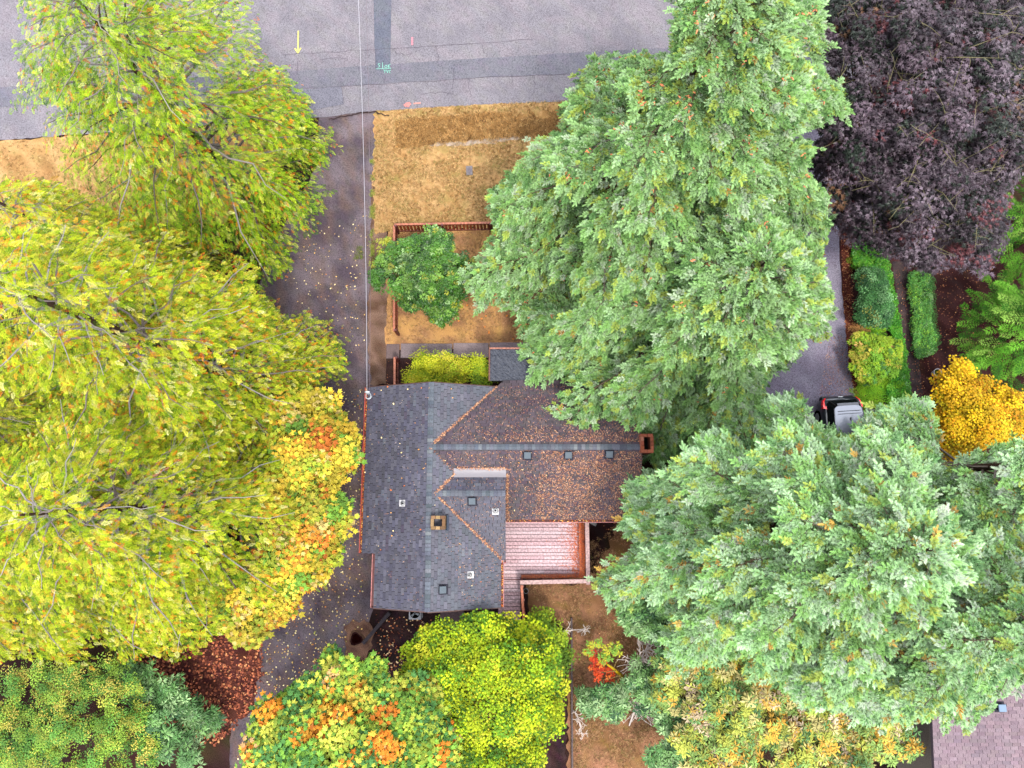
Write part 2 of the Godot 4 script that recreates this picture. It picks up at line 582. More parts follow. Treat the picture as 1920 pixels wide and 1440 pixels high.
# conifer: a trunk, whorls of limbs, twigs and sprays
func conifer(o: Node3D, foot: Vector3, o_: Dictionary, sprays: Array, material: Material) -> void:
	rng.seed = o_.seed
	var H: float = o_.height
	var h0: float = o_.low
	var R: float = o_.reach
	var outline: PackedVector2Array = o_.get("outline", PackedVector2Array())
	var n_limbs: int = o_.limbs
	var droop: float = o_.droop
	var rise: float = o_.rise
	var power: float = o_.get("power", 0.8)
	var pal: Array = o_.palette
	var step: float = o_.get("step", 0.3)
	var gap: float = o_.get("gap", 0.3)
	var bare: float = o_.get("bare", 0.12)
	var size: float = o_.get("size", 1.0)
	var bark := MB.new()
	var lean := Vector3(rr(-0.2, 0.2), 0, rr(-0.2, 0.2))
	var spine := []
	for i in 9:
		var t := i / 8.0
		spine.append(foot + Vector3(0, H * t, 0) + lean * sin(t * 3.0) + Vector3(0, -0.05 if i == 0 else 0.0, 0))
	bark.tube(spine, o_.get("trunk", 0.3), 0.03, 9, o_.bark)
	part(o, "trunk", bark.mesh(), mat["bark"])
	var twigs := MB.new()
	var sets := []
	for s in sprays:
		sets.append(Scatter.new())
	var dead := Scatter.new()
	var dead_share: float = o_.get("dead", 0.0)
	var cones := Scatter.new()
	var cone_share: float = o_.get("cones", 0.0)
	var extra: Array = o_.get("extra", [])
	for i in n_limbs + extra.size():
		var t := pow(minf(0.98, (i + rng.randf()) / n_limbs), 0.92)
		var hh := lerpf(h0, H - 0.25, t)
		var az := i * 2.39996 + rr(-0.35, 0.35)
		var L: float = R * (pow(1.0 - t, power) * rr(1.1 - o_.get("vary", 0.3), 1.12) + 0.05)
		var dir := Vector3(sin(az), 0, cos(az))
		var root := foot + Vector3(0, hh, 0) + lean * sin(hh / H * 3.0)
		var ris := rise + 0.5 * t
		var side := dir.cross(Vector3.UP)
		var bend := rr(-0.12, 0.12)
		if i >= n_limbs:
			# a known long limb: from the trunk to the place of its tip
			var x: Array = extra[i - n_limbs]
			var goal := P(x[0], x[1], x[2])
			var flat_way := Vector3(goal.x - foot.x, 0, goal.z - foot.z)
			L = maxf(flat_way.length() - 0.5, 0.5)
			dir = flat_way.normalized()
			side = dir.cross(Vector3.UP)
			root = foot + Vector3(0, x[2] + 0.24 * L, 0)
			ris = 0.12
			bend = 0.0
			droop = 0.36
		else:
			droop = o_.droop
		if not outline.is_empty() and i < n_limbs:
			var cut := 1.0
			while cut > 0.2:
				var tipv: Vector3 = root + dir * L * cut + Vector3(0, (ris - droop) * L * cut, 0) + side * bend * L * cut
				if inside(tipv, outline):
					break
				cut -= 0.05
			if cut <= 0.2:
				continue
			L *= cut
		var pts := []
		for j in 7:
			var s := j / 6.0
			pts.append(root + dir * L * s + Vector3(0, (ris * s - droop * s * s) * L + rr(-0.03, 0.03) * L * s, 0) + side * (bend * L * s * s + (rr(-0.045, 0.045) * L if j > 0 and j < 6 else 0.0)))
		if i < n_limbs and L > 2.0 and not (inside(pts[4], outline) and inside(pts[5], outline)):
			continue
		var r0 := clampf(0.012 + 0.011 * L, 0.012, 0.09)
		var limb_col: Color = (o_.limb_col as Color).lerp(o_.limb_col2, rng.randf())
		if o_.get("limb_parts", false) and L > 1.2:
			var lm := MB.new()
			lm.tube(pts, r0, 0.008, 5, limb_col)
			part(o, "limb", lm.mesh(), mat["bark"])
		else:
			twigs.tube(pts, r0, 0.006, 4, limb_col)
		var s_at := bare + step / maxf(L, 0.3) * rng.randf()
		while s_at <= 1.0:
			var f := s_at * 6.0
			var i0 := mini(int(f), 5)
			var c: Vector3 = (pts[i0] as Vector3).lerp(pts[i0 + 1], f - i0)
			var tang: Vector3 = (pts[i0 + 1] - pts[i0]).normalized()
			for e in [-1.0, 1.0]:
				var l2: float = minf(o_.twig, 0.25 + 0.42 * L * (1.0 - s_at) + 0.1 * L) * rr(0.65, 1.1)
				var tdir: Vector3 = (tang * rr(0.55, 0.85) + side * e + Vector3(0, o_.get("hang", -0.12) + rr(-0.08, 0.08), 0)).normalized()
				var m := maxi(1, int(l2 / gap))
				if l2 > 0.5 and o_.get("draw_twigs", true) and inside(c + tdir * (l2 + 0.3), outline):
					twigs.tube([c, c + tdir * l2 * 0.5, c + tdir * l2 + Vector3(0, -0.12 * l2, 0)], 0.009, 0.003, 3, limb_col)
				for j in m:
					var u := (j + rr(0.2, 0.8)) / m
					var p := c + tdir * l2 * u + Vector3(0, -0.12 * l2 * u * u, 0)
					if i < n_limbs and not inside(p, outline):
						continue
					var wild: float = o_.get("wild", 0.35)
					var zz: Vector3 = (tdir * rr(0.5, 1.0) + tang * rr(0.2, 0.9) + side * e * rr(-0.9, 0.7) + Vector3(rr(-wild, wild), o_.get("dip", -0.1) + rr(-0.25, 0.3), rr(-wild, wild))).normalized()
					if i < n_limbs and not inside(p + zz * 0.35 * size, outline) and rng.randf() < 0.85:
						continue
					var b := frame(zz, Vector3.UP).rotated(zz, rr(-0.5, 0.5))
					var k := size * rr(0.72, 1.2)
					var w := Transform3D(b.scaled(Vector3.ONE * k), p)
					var patch := nf.get_noise_3d(p.x * 2.2, p.y * 2.2, p.z * 2.2)
					if rng.randf() < dead_share * (1.0 + 3.5 * patch):
						dead.add(w.scaled_local(Vector3.ONE * 0.75), sc(pick(o_.dead_palette), rr(0.8, 1.2)))
					else:
						var col := pick(pal)
						sets[rng.randi() % sets.size()].add(w, sc(col, rr(o_.get("tone", 0.8), 1.2) * (1.0 + 0.25 * patch)))
					if cone_share > 0.0 and rng.randf() < cone_share * smoothstep(0.3, 0.9, hh / H) * (1.0 + 2.0 * patch):
						for q in 3:
							cones.add(Transform3D(Basis(Vector3.RIGHT, rr(-1.2, 1.2)) * Basis(Vector3.FORWARD, rr(-1.2, 1.2)), p + Vector3(rr(-0.12, 0.12), rr(0.0, 0.1), rr(-0.12, 0.12))), sc(K(215, 140, 100, 0.35), rr(0.8, 1.2)))
			s_at += step / maxf(L, 0.3)
		# the tip
		var tp: Vector3 = pts[6]
		for q in 2:
			sets[rng.randi() % sets.size()].add(Transform3D(frame(dir + side * rr(-0.4, 0.4) + Vector3(0, -0.1, 0), Vector3.UP).scaled(Vector3.ONE * size), tp - dir * 0.25), pick(pal))
	# the leader: short upturned sprays round the top of the trunk
	for q in int(90 * o_.get("leader", 1.0)):
		var t2 := rng.randf()
		var az2 := rr(0, TAU)
		var p2 := foot + Vector3(0, H - 2.2 * t2 + 0.1, 0) + lean * sin(3.0) + Vector3(sin(az2), 0, cos(az2)) * rr(0.0, 0.75) * (0.25 + t2)
		if inside(p2, outline):
			var z2 := Vector3(sin(az2 + rr(-1.2, 1.2)), rr(0.0, 1.2) - 0.7 * t2, cos(az2 + rr(-1.2, 1.2))).normalized()
			sets[rng.randi() % sets.size()].add(Transform3D(frame(z2, Vector3(rr(-0.3, 0.3), 1, rr(-0.3, 0.3))).scaled(Vector3.ONE * size * rr(0.7, 1.1)), p2), sc(pick(pal), rr(0.85, 1.15)))
	if twigs.v.size():
		part(o, "branches", twigs.mesh(), mat["bark"], "stuff")
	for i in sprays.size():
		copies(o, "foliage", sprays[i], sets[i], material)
	if dead.xf.size():
		copies(o, "dead_foliage", sprays[0], dead, material, "brown and orange dying sprays")
	if cones.xf.size():
		copies(o, "cones", cone_mesh(), cones, mat["cones"])

# broadleaf tree or shrub: lobes are [px, py, height, radius in metres]
func broadleaf(o: Node3D, foot: Vector3, o_: Dictionary, clusters: Array, material: Material) -> void:
	rng.seed = o_.seed
	var outline: PackedVector2Array = o_.get("outline", PackedVector2Array())
	var lobes: Array = o_.lobes
	var bark_col: Color = o_.bark
	var centres := []
	var top := 0.0
	for l in lobes:
		var c := P(l[0], l[1], l[2])
		centres.append(c)
		top = maxf(top, l[2])
	var fork := foot + Vector3(0, top * o_.get("fork", 0.35), 0)
	var tr := MB.new()
	var r0: float = o_.get("trunk", 0.15)
	tr.tube([foot - Vector3(0, 0.05, 0), foot.lerp(fork, 0.5) + Vector3(rr(-0.1, 0.1), 0, rr(-0.1, 0.1)), fork], r0, r0 * 0.7, 8, bark_col)
	part(o, o_.get("trunk_name", "trunk"), tr.mesh(), mat["bark"])
	var twigs := MB.new()
	for i in lobes.size():
		var c: Vector3 = centres[i]
		var lm := MB.new()
		var m := fork.lerp(c, 0.5) + Vector3(rr(-0.2, 0.2), rr(0.1, 0.35), rr(-0.2, 0.2))
		var r: float = lobes[i][3]
		lm.tube([fork, m, c, c + Vector3(rr(-0.2, 0.2), r * 0.5, rr(-0.2, 0.2))], r0 * 0.5, 0.015, 6, bark_col)
		part(o, "limb", lm.mesh(), mat["bark"])
		for j in int(o_.get("twigs", 6)):
			var d := Vector3(rr(-1, 1), rr(-0.2, 1.0), rr(-1, 1)).normalized()
			var e: Vector3 = c + d * r * o_.get("twig_reach", 0.85)
			if not inside(e, outline):
				continue
			var q := c.lerp(e, 0.5) + Vector3(rr(-0.15, 0.15), rr(-0.1, 0.15), rr(-0.15, 0.15)) * r
			twigs.tube([c, q, e], o_.get("twig_r", 0.014), 0.004, 4, bark_col)
			if o_.get("side_twigs", false):
				for z in 3:
					var w := q.lerp(e, rng.randf())
					var g := w + Vector3(rr(-1, 1), rr(0.0, 0.6), rr(-1, 1)) * r * 0.3
					twigs.tube([w, w.lerp(g, 0.5) + Vector3(0, 0.05, 0), g], 0.009, 0.004, 3, bark_col)
	if twigs.v.size():
		part(o, "twigs", twigs.mesh(), mat["bark"], "stuff")
	var sets := []
	for s in clusters:
		sets.append(Scatter.new())
	var dens: float = o_.density
	var pal: Array = o_.palette
	var pal2: Array = o_.get("palette2", pal)
	var share: float = o_.get("share2", 0.0)
	var size: float = o_.get("size", 1.0)
	var flat: float = o_.get("flat", 0.85)
	var clump: float = o_.get("clump", 0.3)
	for i in lobes.size():
		var c: Vector3 = centres[i]
		var r: float = lobes[i][3]
		var per := int(dens * clump * clump * 0.42) + 2
		var n := int(dens * r * r / per) + 3
		for j in n:
			var d := Vector3(rng.randfn(), rng.randfn(), rng.randfn()).normalized()
			if d.y < -0.2:
				d.y = -d.y
			var lump := 1.0 + 0.4 * nf.get_noise_3d(c.x + d.x * 2.2 * r, c.y + d.y * 2.2 * r, c.z + d.z * 2.2 * r)
			var q := r * lump * pow(rng.randf(), 0.3)
			var m := c + Vector3(d.x * q, d.y * q * flat, d.z * q)
			var patch := nf.get_noise_3d(m.x * 2.6 + 31.0, m.y * 2.6, m.z * 2.6) * 1.4 + rr(-0.3, 0.3)
			var from: Array = pal2 if patch > 0.5 - share else pal
			var own := pick(from)
			var tone := rr(0.62, 1.25)
			for z in per:
				var w := Vector3(rng.randfn(), rng.randfn() * 0.55 + 0.2, rng.randfn()) * clump * 0.5
				var p := m + w + d * clump * 0.2
				if p.y < foot.y + 0.05 or not inside(p, outline):
					continue
				var up := (Vector3.UP * 1.1 + d * rr(0.0, 0.8) + w.normalized() * rr(0.0, 0.6) + Vector3(rr(-0.35, 0.35), 0, rr(-0.35, 0.35))).normalized()
				var b := frame(Vector3(rr(-1, 1), 0, rr(-1, 1)) - up * 0.01, up)
				var col := own if rng.randf() < 0.6 else pick(from)
				sets[rng.randi() % sets.size()].add(Transform3D(b.scaled(Vector3.ONE * size * rr(0.75, 1.2)), p), sc(col, tone * rr(0.85, 1.15)))
	for i in clusters.size():
		copies(o, "foliage", clusters[i], sets[i], material)

# ---------------------------------------------------------------- the setting
const GRAVEL := Color(0.1, 0.1, 0.1)
var D := 0.27   # share of the picture's brightness that is base colour, on open flat ground

func build_ground() -> void:
	var dirt := K(88, 66, 62, D)
	var dirt2 := K(62, 47, 47, D)
	var moss := K(84, 78, 45, D)
	# the wide ground, one sheet to beyond the frame, coarser far out
	var far_mb := MB.new()
	var s := 400.0
	far_mb.quad(Vector3(-s, -0.06, -s), Vector3(s, -0.06, -s), Vector3(s, -0.06, s), Vector3(-s, -0.06, s), K(100, 85, 60, D))
	struct("ground", far_mb.mesh(), mat["soil"], "", "structure")
	var near := PackedVector2Array([Vector2(-34, -30), Vector2(34, -30), Vector2(34, 22), Vector2(-34, 22)])
	struct("ground", sheet(near, 0.0, 0.5, func(p): return blend(dirt, dirt2, p, 2.0).lerp(moss, clampf(nf.get_noise_2d(p.x * 3.0, p.y * 3.0) - 0.1, 0, 0.6))), mat["soil"], "dark brown bare soil under the trees")

	# road
	var ra := K(186, 180, 190, D * 0.66)
	var rb := K(168, 164, 176, D * 0.66)
	var road_poly := px_poly([[-700, 305], [-200, 275], [0, 264], [100, 256], [330, 240], [520, 226], [620, 219], [705, 208], [765, 205], [900, 197], [1075, 190], [1300, 180], [1600, 170], [2500, 135], [2500, -700], [-700, -600]])
	struct("road", sheet(rough_edge(road_poly, 0.25, 0.07), 0.030, 0.33, func(p): return blend(ra, rb, p, 1.6, 0.0, 1.0)), mat["asphalt"], "pale worn asphalt street across the top")
	# darker resurfaced strips along the road
	var ba := K(163, 161, 175, D * 0.66)
	var bb := K(152, 151, 167, D * 0.66)
	struct("road_strip", sheet(rough_edge(px_poly([[480, 140], [630, 128], [760, 119], [900, 110], [1100, 98], [1300, 88], [2500, 40], [2500, 82], [1300, 128], [1100, 138], [900, 146], [760, 155], [575, 167], [440, 178], [-700, 240], [-700, 200]]), 0.3, 0.03), 0.034, 0.33, func(p): return blend(ba, bb, p, 1.7, 0.0, 1.0)), mat["asphalt"], "darker resurfaced lane of the street")
	struct("road_patch", sheet(rough_edge(px_poly([[700, -60], [735, -60], [733, 80], [732, 134], [722, 138], [705, 132], [702, 80]]), 0.2, 0.015), 0.038, 0.3, func(p): return blend(K(142, 146, 164, D * 0.66), K(132, 138, 158, D * 0.66), p, 2.0)), mat["asphalt"], "blue grey asphalt trench patch with green writing at its end")
	struct("road_patch", sheet(rough_edge(px_poly([[575, 168], [640, 162], [645, 196], [560, 212], [510, 215], [450, 205], [450, 178]]), 0.2, 0.03), 0.0385, 0.3, func(p): return blend(K(166, 166, 182, D * 0.66), K(156, 157, 174, D * 0.66), p, 2.0)), mat["asphalt"], "bluish repaired corner of the street above the driveway")
	# cracks and joints of the road surface: thin sunken strips of tar
	var cr := MB.new()
	for line in [[[530, 103], [620, 97], [700, 93], [760, 89], [860, 83], [1000, 74]], [[575, 166.5], [650, 160.5], [730, 157], [900, 146], [1060, 139], [1200, 133]], [[640, 161], [644, 196]], [[558, 112], [559, 130], [556, 138]], [[704, 93], [705, 110], [703, 130]], [[722, 139], [721, 156]], [[850, 128], [851, 146], [849, 165]], [[818, 86], [822, 104], [820, 117]], [[880, 147], [879, 165], [883, 178]], [[960, 143], [962, 160]], [[1000, 140], [1003, 158], [1001, 172]], [[905, 84], [908, 100]], [[735, 91], [745, 100], [760, 103], [772, 100]], [[600, 112], [625, 108], [650, 110]], [[790, 176], [830, 172], [850, 177]]]:
		crack(cr, line, 0.010, 0.046, K(120, 114, 124, 0.16))
	struct("road_cracks", cr.mesh(), mat["crack"], "thin dark cracks in the street", "stuff")
	# edge of the road where the driveway joins
	var je := MB.new()
	crack(je, [[617, 223], [640, 220], [668, 213], [705, 209], [712, 214], [730, 217]], 0.035, 0.048, K(70, 60, 62, 0.2))
	struct("road_joint", je.mesh(), mat["crack"], "dark seam where the driveway meets the street")
	# painted marks
	var ya := MB.new()
	stroke(ya, [[559.3, 58], [559, 80], [558.5, 97]], 0.07, 0.05, K(235, 225, 130, 0.3))
	stroke(ya, [[553, 91], [558.5, 99], [564, 90]], 0.07, 0.053, K(235, 225, 130, 0.3))
	tag(struct("painted_arrow", ya.mesh(), mat["paint"], "pale yellow survey arrow sprayed on the street"), "pale yellow survey arrow sprayed on the street", "marking")
	var gm := MB.new()
	var gc := K(150, 225, 205, 0.3)
	stroke(gm, [[713, 120], [710, 119], [709, 121], [712, 123], [712, 125], [709, 126]], 0.022, 0.05, gc)
	stroke(gm, [[717, 117], [717.4, 128]], 0.022, 0.05, gc)
	stroke(gm, [[724, 122], [721.5, 124], [722, 127], [725, 127], [726, 124], [724, 122]], 0.022, 0.05, gc)
	stroke(gm, [[728, 121], [728, 128]], 0.022, 0.05, gc)
	stroke(gm, [[732, 120], [728, 124.5], [732, 127]], 0.022, 0.05, gc)
	stroke(gm, [[705, 129], [733, 128.6]], 0.022, 0.05, gc)
	stroke(gm, [[719, 131.5], [724, 131.3]], 0.022, 0.05, gc)
	stroke(gm, [[721.5, 131.5], [721.6, 137]], 0.022, 0.05, gc)
	stroke(gm, [[725, 131.5], [726.5, 136.5], [728, 131.3]], 0.022, 0.05, gc)
	stroke(gm, [[732.5, 131.8], [730, 132.5], [729.8, 135.5], [732.3, 136.8]], 0.022, 0.05, gc)
	tag(struct("painted_letters", gm.mesh(), mat["paint"]), "pale green utility letters sprayed on the asphalt patch", "marking")
	var rm := MB.new()
	stroke(rm, [[759, 198], [763, 195], [768, 194], [764, 199]], 0.16, 0.05, K(235, 150, 145, 0.28))
	stroke(rm, [[776, 194], [788, 193]], 0.08, 0.05, K(225, 165, 155, 0.28))
	tag(struct("painted_mark", rm.mesh(), mat["paint"]), "faded pink paint spot at the street edge above the lawn", "marking")
	var rm2 := MB.new()
	stroke(rm2, [[773, 70], [773, 84]], 0.09, 0.05, K(225, 150, 165, 0.28))
	tag(struct("painted_mark", rm2.mesh(), mat["paint"]), "short pink dash on the street right of the asphalt patch", "marking")

	# left driveway, dark and damp, running past the house
	var da := K(116, 105, 112, D * 1.45)
	var db := K(82, 74, 80, D * 1.45)
	var dc := K(112, 92, 84, D * 1.45)
	var drive := px_poly([[596, 212], [640, 209], [668, 204], [706, 205], [730, 206], [730, 250], [722, 330], [722, 420], [720, 520], [715, 600], [715, 640], [732, 644], [724, 674], [712, 700], [700, 724], [700, 1140], [690, 1180], [640, 1240], [560, 1290], [500, 1460], [430, 1460], [440, 1200], [470, 900], [470, 620], [500, 470], [560, 380], [600, 300]])
	struct("driveway", sheet(rough_edge(drive, 0.25, 0.12), 0.014, 0.25, func(p):
		var c := blend(da, db, p, 1.1, 0.1, 1.4)
		return c.lerp(dc, clampf(nf.get_noise_2d(p.x * 4.0 + 90.0, p.y * 1.6) * 1.5 + 0.1, 0.0, 0.55))), mat["asphalt"], "dark damp driveway running from the street past the house")
	struct("driveway_edge", sheet(rough_edge(px_poly([[697, 330], [712, 300], [724, 420], [726, 560], [722, 640], [735, 720], [694, 720], [690, 600], [695, 470]]), 0.2, 0.14), 0.020, 0.25, func(p): return blend(K(150, 122, 108, D * 1.45), K(112, 88, 74, D * 1.45), p, 3.0)), mat["soil"], "worn brown verge between driveway and lawn")

	# lawns: straw-coloured and patchy
	var la := K(226, 186, 134, D * 1.12)
	var lb := K(206, 164, 112, D * 1.12)
	var lg := K(178, 162, 100, D)
	var lm := K(166, 122, 80, D)
	var lawn_paint := func(p):
		var c := blend(la, lb, p, 1.6, 0.0, 1.3)
		c = c.lerp(lm, clampf(nf.get_noise_2d(p.x * 9.0 - 30.0, p.y * 9.0) * 2.2 - 0.2, 0.0, 0.6))
		return c.lerp(lg, clampf(nf.get_noise_2d(p.x * 2.1 + 60.0, p.y * 2.1 + 8.0) * 1.6 - 0.1, 0.0, 0.7))
	var lawn := px_poly([[704, 204], [765, 196], [900, 188], [1075, 181], [1300, 171], [1420, 166], [1400, 430], [930, 426], [745, 430], [706, 440], [700, 420], [700, 330]])
	struct("lawn", sheet(rough_edge(lawn, 0.15, 0.2), 0.022, 0.12, lawn_paint), mat["grass_ground"], "dry golden lawn between street and fence")
	struct("lawn", sheet(rough_edge(px_poly([[-700, 300], [-200, 276], [0, 266], [130, 255], [330, 242], [480, 232], [560, 228], [540, 300], [420, 420], [-700, 460]]), 0.2, 0.12), 0.022, 0.4, lawn_paint), mat["grass_ground"], "strip of orange brown grass beside the street on the left")
	# roadside ditch of rank brown grass
	struct("ditch_grass", sheet(rough_edge(px_poly([[742, 228], [800, 216], [900, 214], [1010, 214], [1100, 206], [1300, 196], [1300, 232], [1100, 246], [1000, 256], [860, 262], [760, 272], [740, 282], [735, 255]]), 0.12, 0.55), 0.028, 0.2, func(p): return blend(K(206, 160, 104, D), K(156, 116, 74, D), p, 4.0)), mat["soil"], "rough brown grass along the ditch")
	struct("bare_gravel", sheet(rough_edge(px_poly([[795, 266], [815, 262], [860, 268], [880, 263], [905, 261], [935, 257], [985, 254], [1000, 258], [960, 264], [900, 271], [850, 276], [800, 272]]), 0.12, 0.14), 0.034, 0.15, func(p): return blend(K(206, 190, 176, D), K(168, 138, 108, D), p, 5.0)), mat["concrete"], "pale bare stony streak in the lawn")
	# fenced front yard, browner
	var fa := K(192, 150, 98, D * 2.0)
	var fb := K(150, 112, 84, D * 2.0)
	struct("front_yard", sheet(rough_edge(px_poly([[728, 432], [930, 428], [1400, 430], [1380, 655], [1000, 655], [716, 655], [718, 560]]), 0.2, 0.1), 0.018, 0.25, func(p): return blend(fa, fb, p, 2.1).lerp(lg, clampf(nf.get_noise_2d(p.x * 2.5, p.y * 2.5) - 0.25, 0.0, 0.5))), mat["grass_ground"], "brown dry grass of the fenced front yard")
	# back yard
	var ga := K(160, 118, 94, D * 1.60)
	var gb := K(128, 96, 70, D * 1.60)
	struct("back_yard", sheet(rough_edge(px_poly([[985, 1095], [1110, 1095], [1160, 975], [1300, 980], [1300, 1200], [1260, 1460], [1060, 1460], [1068, 1200], [1000, 1180]]), 0.25, 0.2), 0.018, 0.25, func(p): return blend(ga, gb, p, 1.8).lerp(K(132, 112, 52, D * 1.60), clampf(nf.get_noise_2d(p.x * 3.0, p.y * 3.0) - 0.1, 0.0, 0.55))), mat["grass_ground"], "brown threadbare grass behind the deck")
	struct("planting_bed", sheet(rough_edge(px_poly([[724, 672], [930, 672], [930, 725], [724, 725]]), 0.2, 0.08), 0.024, 0.25, func(p): return blend(K(98, 74, 70, D * 1.40), K(70, 52, 50, D * 1.40), p, 3.0)), mat["soil"], "dark bed in front of the house")
	struct("bark_bed", sheet(rough_edge(px_poly([[720, 1135], [900, 1135], [1060, 1170], [1064, 1460], [640, 1460], [700, 1240], [690, 1200]]), 0.2, 0.15), 0.022, 0.25, func(p): return blend(K(78, 58, 58, D * 1.40), K(52, 40, 44, D * 1.40), p, 3.2)), mat["soil"], "dark bark mulch south of the house")
	# light worn ring of sand round the hole
	struct("sand_patch", sheet(rough_edge(px_poly([[652, 1168], [690, 1162], [700, 1180], [694, 1215], [680, 1240], [655, 1238], [645, 1205]]), 0.12, 0.2), 0.028, 0.15, func(p): return blend(K(150, 116, 98, D * 1.40), K(112, 84, 72, D * 1.40), p, 4.0)), mat["soil"], "worn sandy patch round a small pit")
	struct("leaf_ground", sheet(rough_edge(px_poly([[270, 1225], [420, 1190], [480, 1185], [490, 1260], [470, 1340], [400, 1370], [300, 1350], [250, 1290]]), 0.2, 0.2), 0.020, 0.25, func(p): return blend(K(104, 62, 54, D * 1.40), K(78, 48, 44, D * 1.40), p, 3.0)), mat["soil"], "reddish ground under fallen leaves")

	# right-hand neighbour: drive, bark beds, garden path
	struct("bark_bed", sheet(rough_edge(px_poly([[1560, 420], [1930, 380], [2300, 420], [2300, 1000], [1590, 1000]]), 0.3, 0.2), 0.006, 0.33, func(p): return blend(K(92, 62, 60, D * 1.40), K(66, 46, 46, D * 1.40), p, 2.5)), mat["soil"], "brown bark beds of the garden on the right")
	struct("driveway", sheet(rough_edge(px_poly([[1390, 160], [1562, 150], [1574, 470], [1580, 560], [1588, 640], [1600, 720], [1612, 800], [1625, 900], [1640, 1010], [1380, 1010], [1380, 600]]), 0.3, 0.06), 0.014, 0.33, func(p): return blend(K(138, 132, 150, D * 1.7), K(122, 116, 134, D * 1.7), p, 1.4)), mat["asphalt"], "grey asphalt driveway with the parked car on the right")
	struct("drive_border", sheet(rough_edge(px_poly([[1576, 440], [1592, 440], [1596, 560], [1602, 640], [1612, 700], [1625, 760], [1632, 830], [1616, 830], [1606, 760], [1592, 680], [1584, 600], [1579, 520]]), 0.12, 0.12), 0.020, 0.2, func(p): return blend(K(128, 72, 60, D * 1.40), K(84, 48, 44, D * 1.40), p, 3.0)), mat["soil"], "strip of red brown bark beside the neighbour's driveway")
	struct("garden_path", sheet(rough_edge(px_poly([[1672, 490], [1698, 490], [1708, 580], [1720, 660], [1728, 720], [1735, 800], [1712, 800], [1702, 720], [1692, 640], [1682, 560]]), 0.15, 0.05), 0.016, 0.2, func(p): return blend(K(88, 74, 74, D * 1.40), K(62, 52, 54, D * 1.40), p, 3.0)), mat["asphalt"], "narrow dark garden path between two planted strips")

	# concrete walk to the front door, slab by slab
	var walk := Node3D.new()
	walk.name = "front_walk"
	walk.set_meta("kind", "structure")
	walk.set_meta("label", "grey concrete slab walk from driveway to front door")
	add_child(walk)
	var cuts := [723.0, 750.0, 849.0, 917.0, 1000.0, 1080.0]
	for i in 5:
		var mb := MB.new()
		var tint := K(168, 152, 156, D) if i != 0 else K(142, 124, 122, D)
		tint = sc(tint, [1.0, 0.95, 1.12, 1.05, 1.0][i])
		var a := P(cuts[i] + 0.8, 672 - i, 0.07)
		var b := P(cuts[i + 1] - 0.8, 645.0 - i, 0.07)
		mb.box(Vector3((a.x + b.x) / 2, 0.02, (a.z + b.z) / 2), Vector3((b.x - a.x) / 2, 0.055, (a.z - b.z) / 2), tint, Basis(Vector3.UP, rr(-0.004, 0.004)), 0.012)
		part(walk, "slab", mb.mesh(), mat["concrete"])

func crack(mb: MB, line: Array, width: float, y: float, col: Color) -> void:
	var pts := []
	for i in line.size() - 1:
		for j in 6:
			var t := j / 6.0
			var p := P(lerpf(line[i][0], line[i + 1][0], t), lerpf(line[i][1], line[i + 1][1], t), y)
			pts.append(p + Vector3(nf.get_noise_2d(p.x * 40.0, p.z * 40.0), 0, nf.get_noise_2d(p.z * 40.0 + 9.0, p.x * 40.0)) * 0.09)
	pts.append(P(line[-1][0], line[-1][1], y))
	for i in pts.size() - 1:
		var d: Vector3 = (pts[i + 1] - pts[i]).normalized()
		var s := d.cross(Vector3.UP) * width * (0.6 + 0.8 * absf(nf.get_noise_2d(pts[i].x * 60.0, pts[i].z * 60.0)))
		mb.quad(pts[i] - s, pts[i + 1] - s, pts[i + 1] + s, pts[i] + s, col)

func stroke(mb: MB, line: Array, width: float, y: float, col: Color) -> void:
	for i in line.size() - 1:
		var a := P(line[i][0], line[i][1], y + 0.001 * i)
		var b := P(line[i + 1][0], line[i + 1][1], y + 0.001 * i)
		var d := (b - a).normalized()
		var s := d.cross(Vector3.UP) * width * 0.5
		mb.quad(a - s - d * width * 0.2, b - s + d * width * 0.2, b + s + d * width * 0.2, a + s - d * width * 0.2, col)

func flat_at(h: float) -> Callable:
	return func(_p): return h

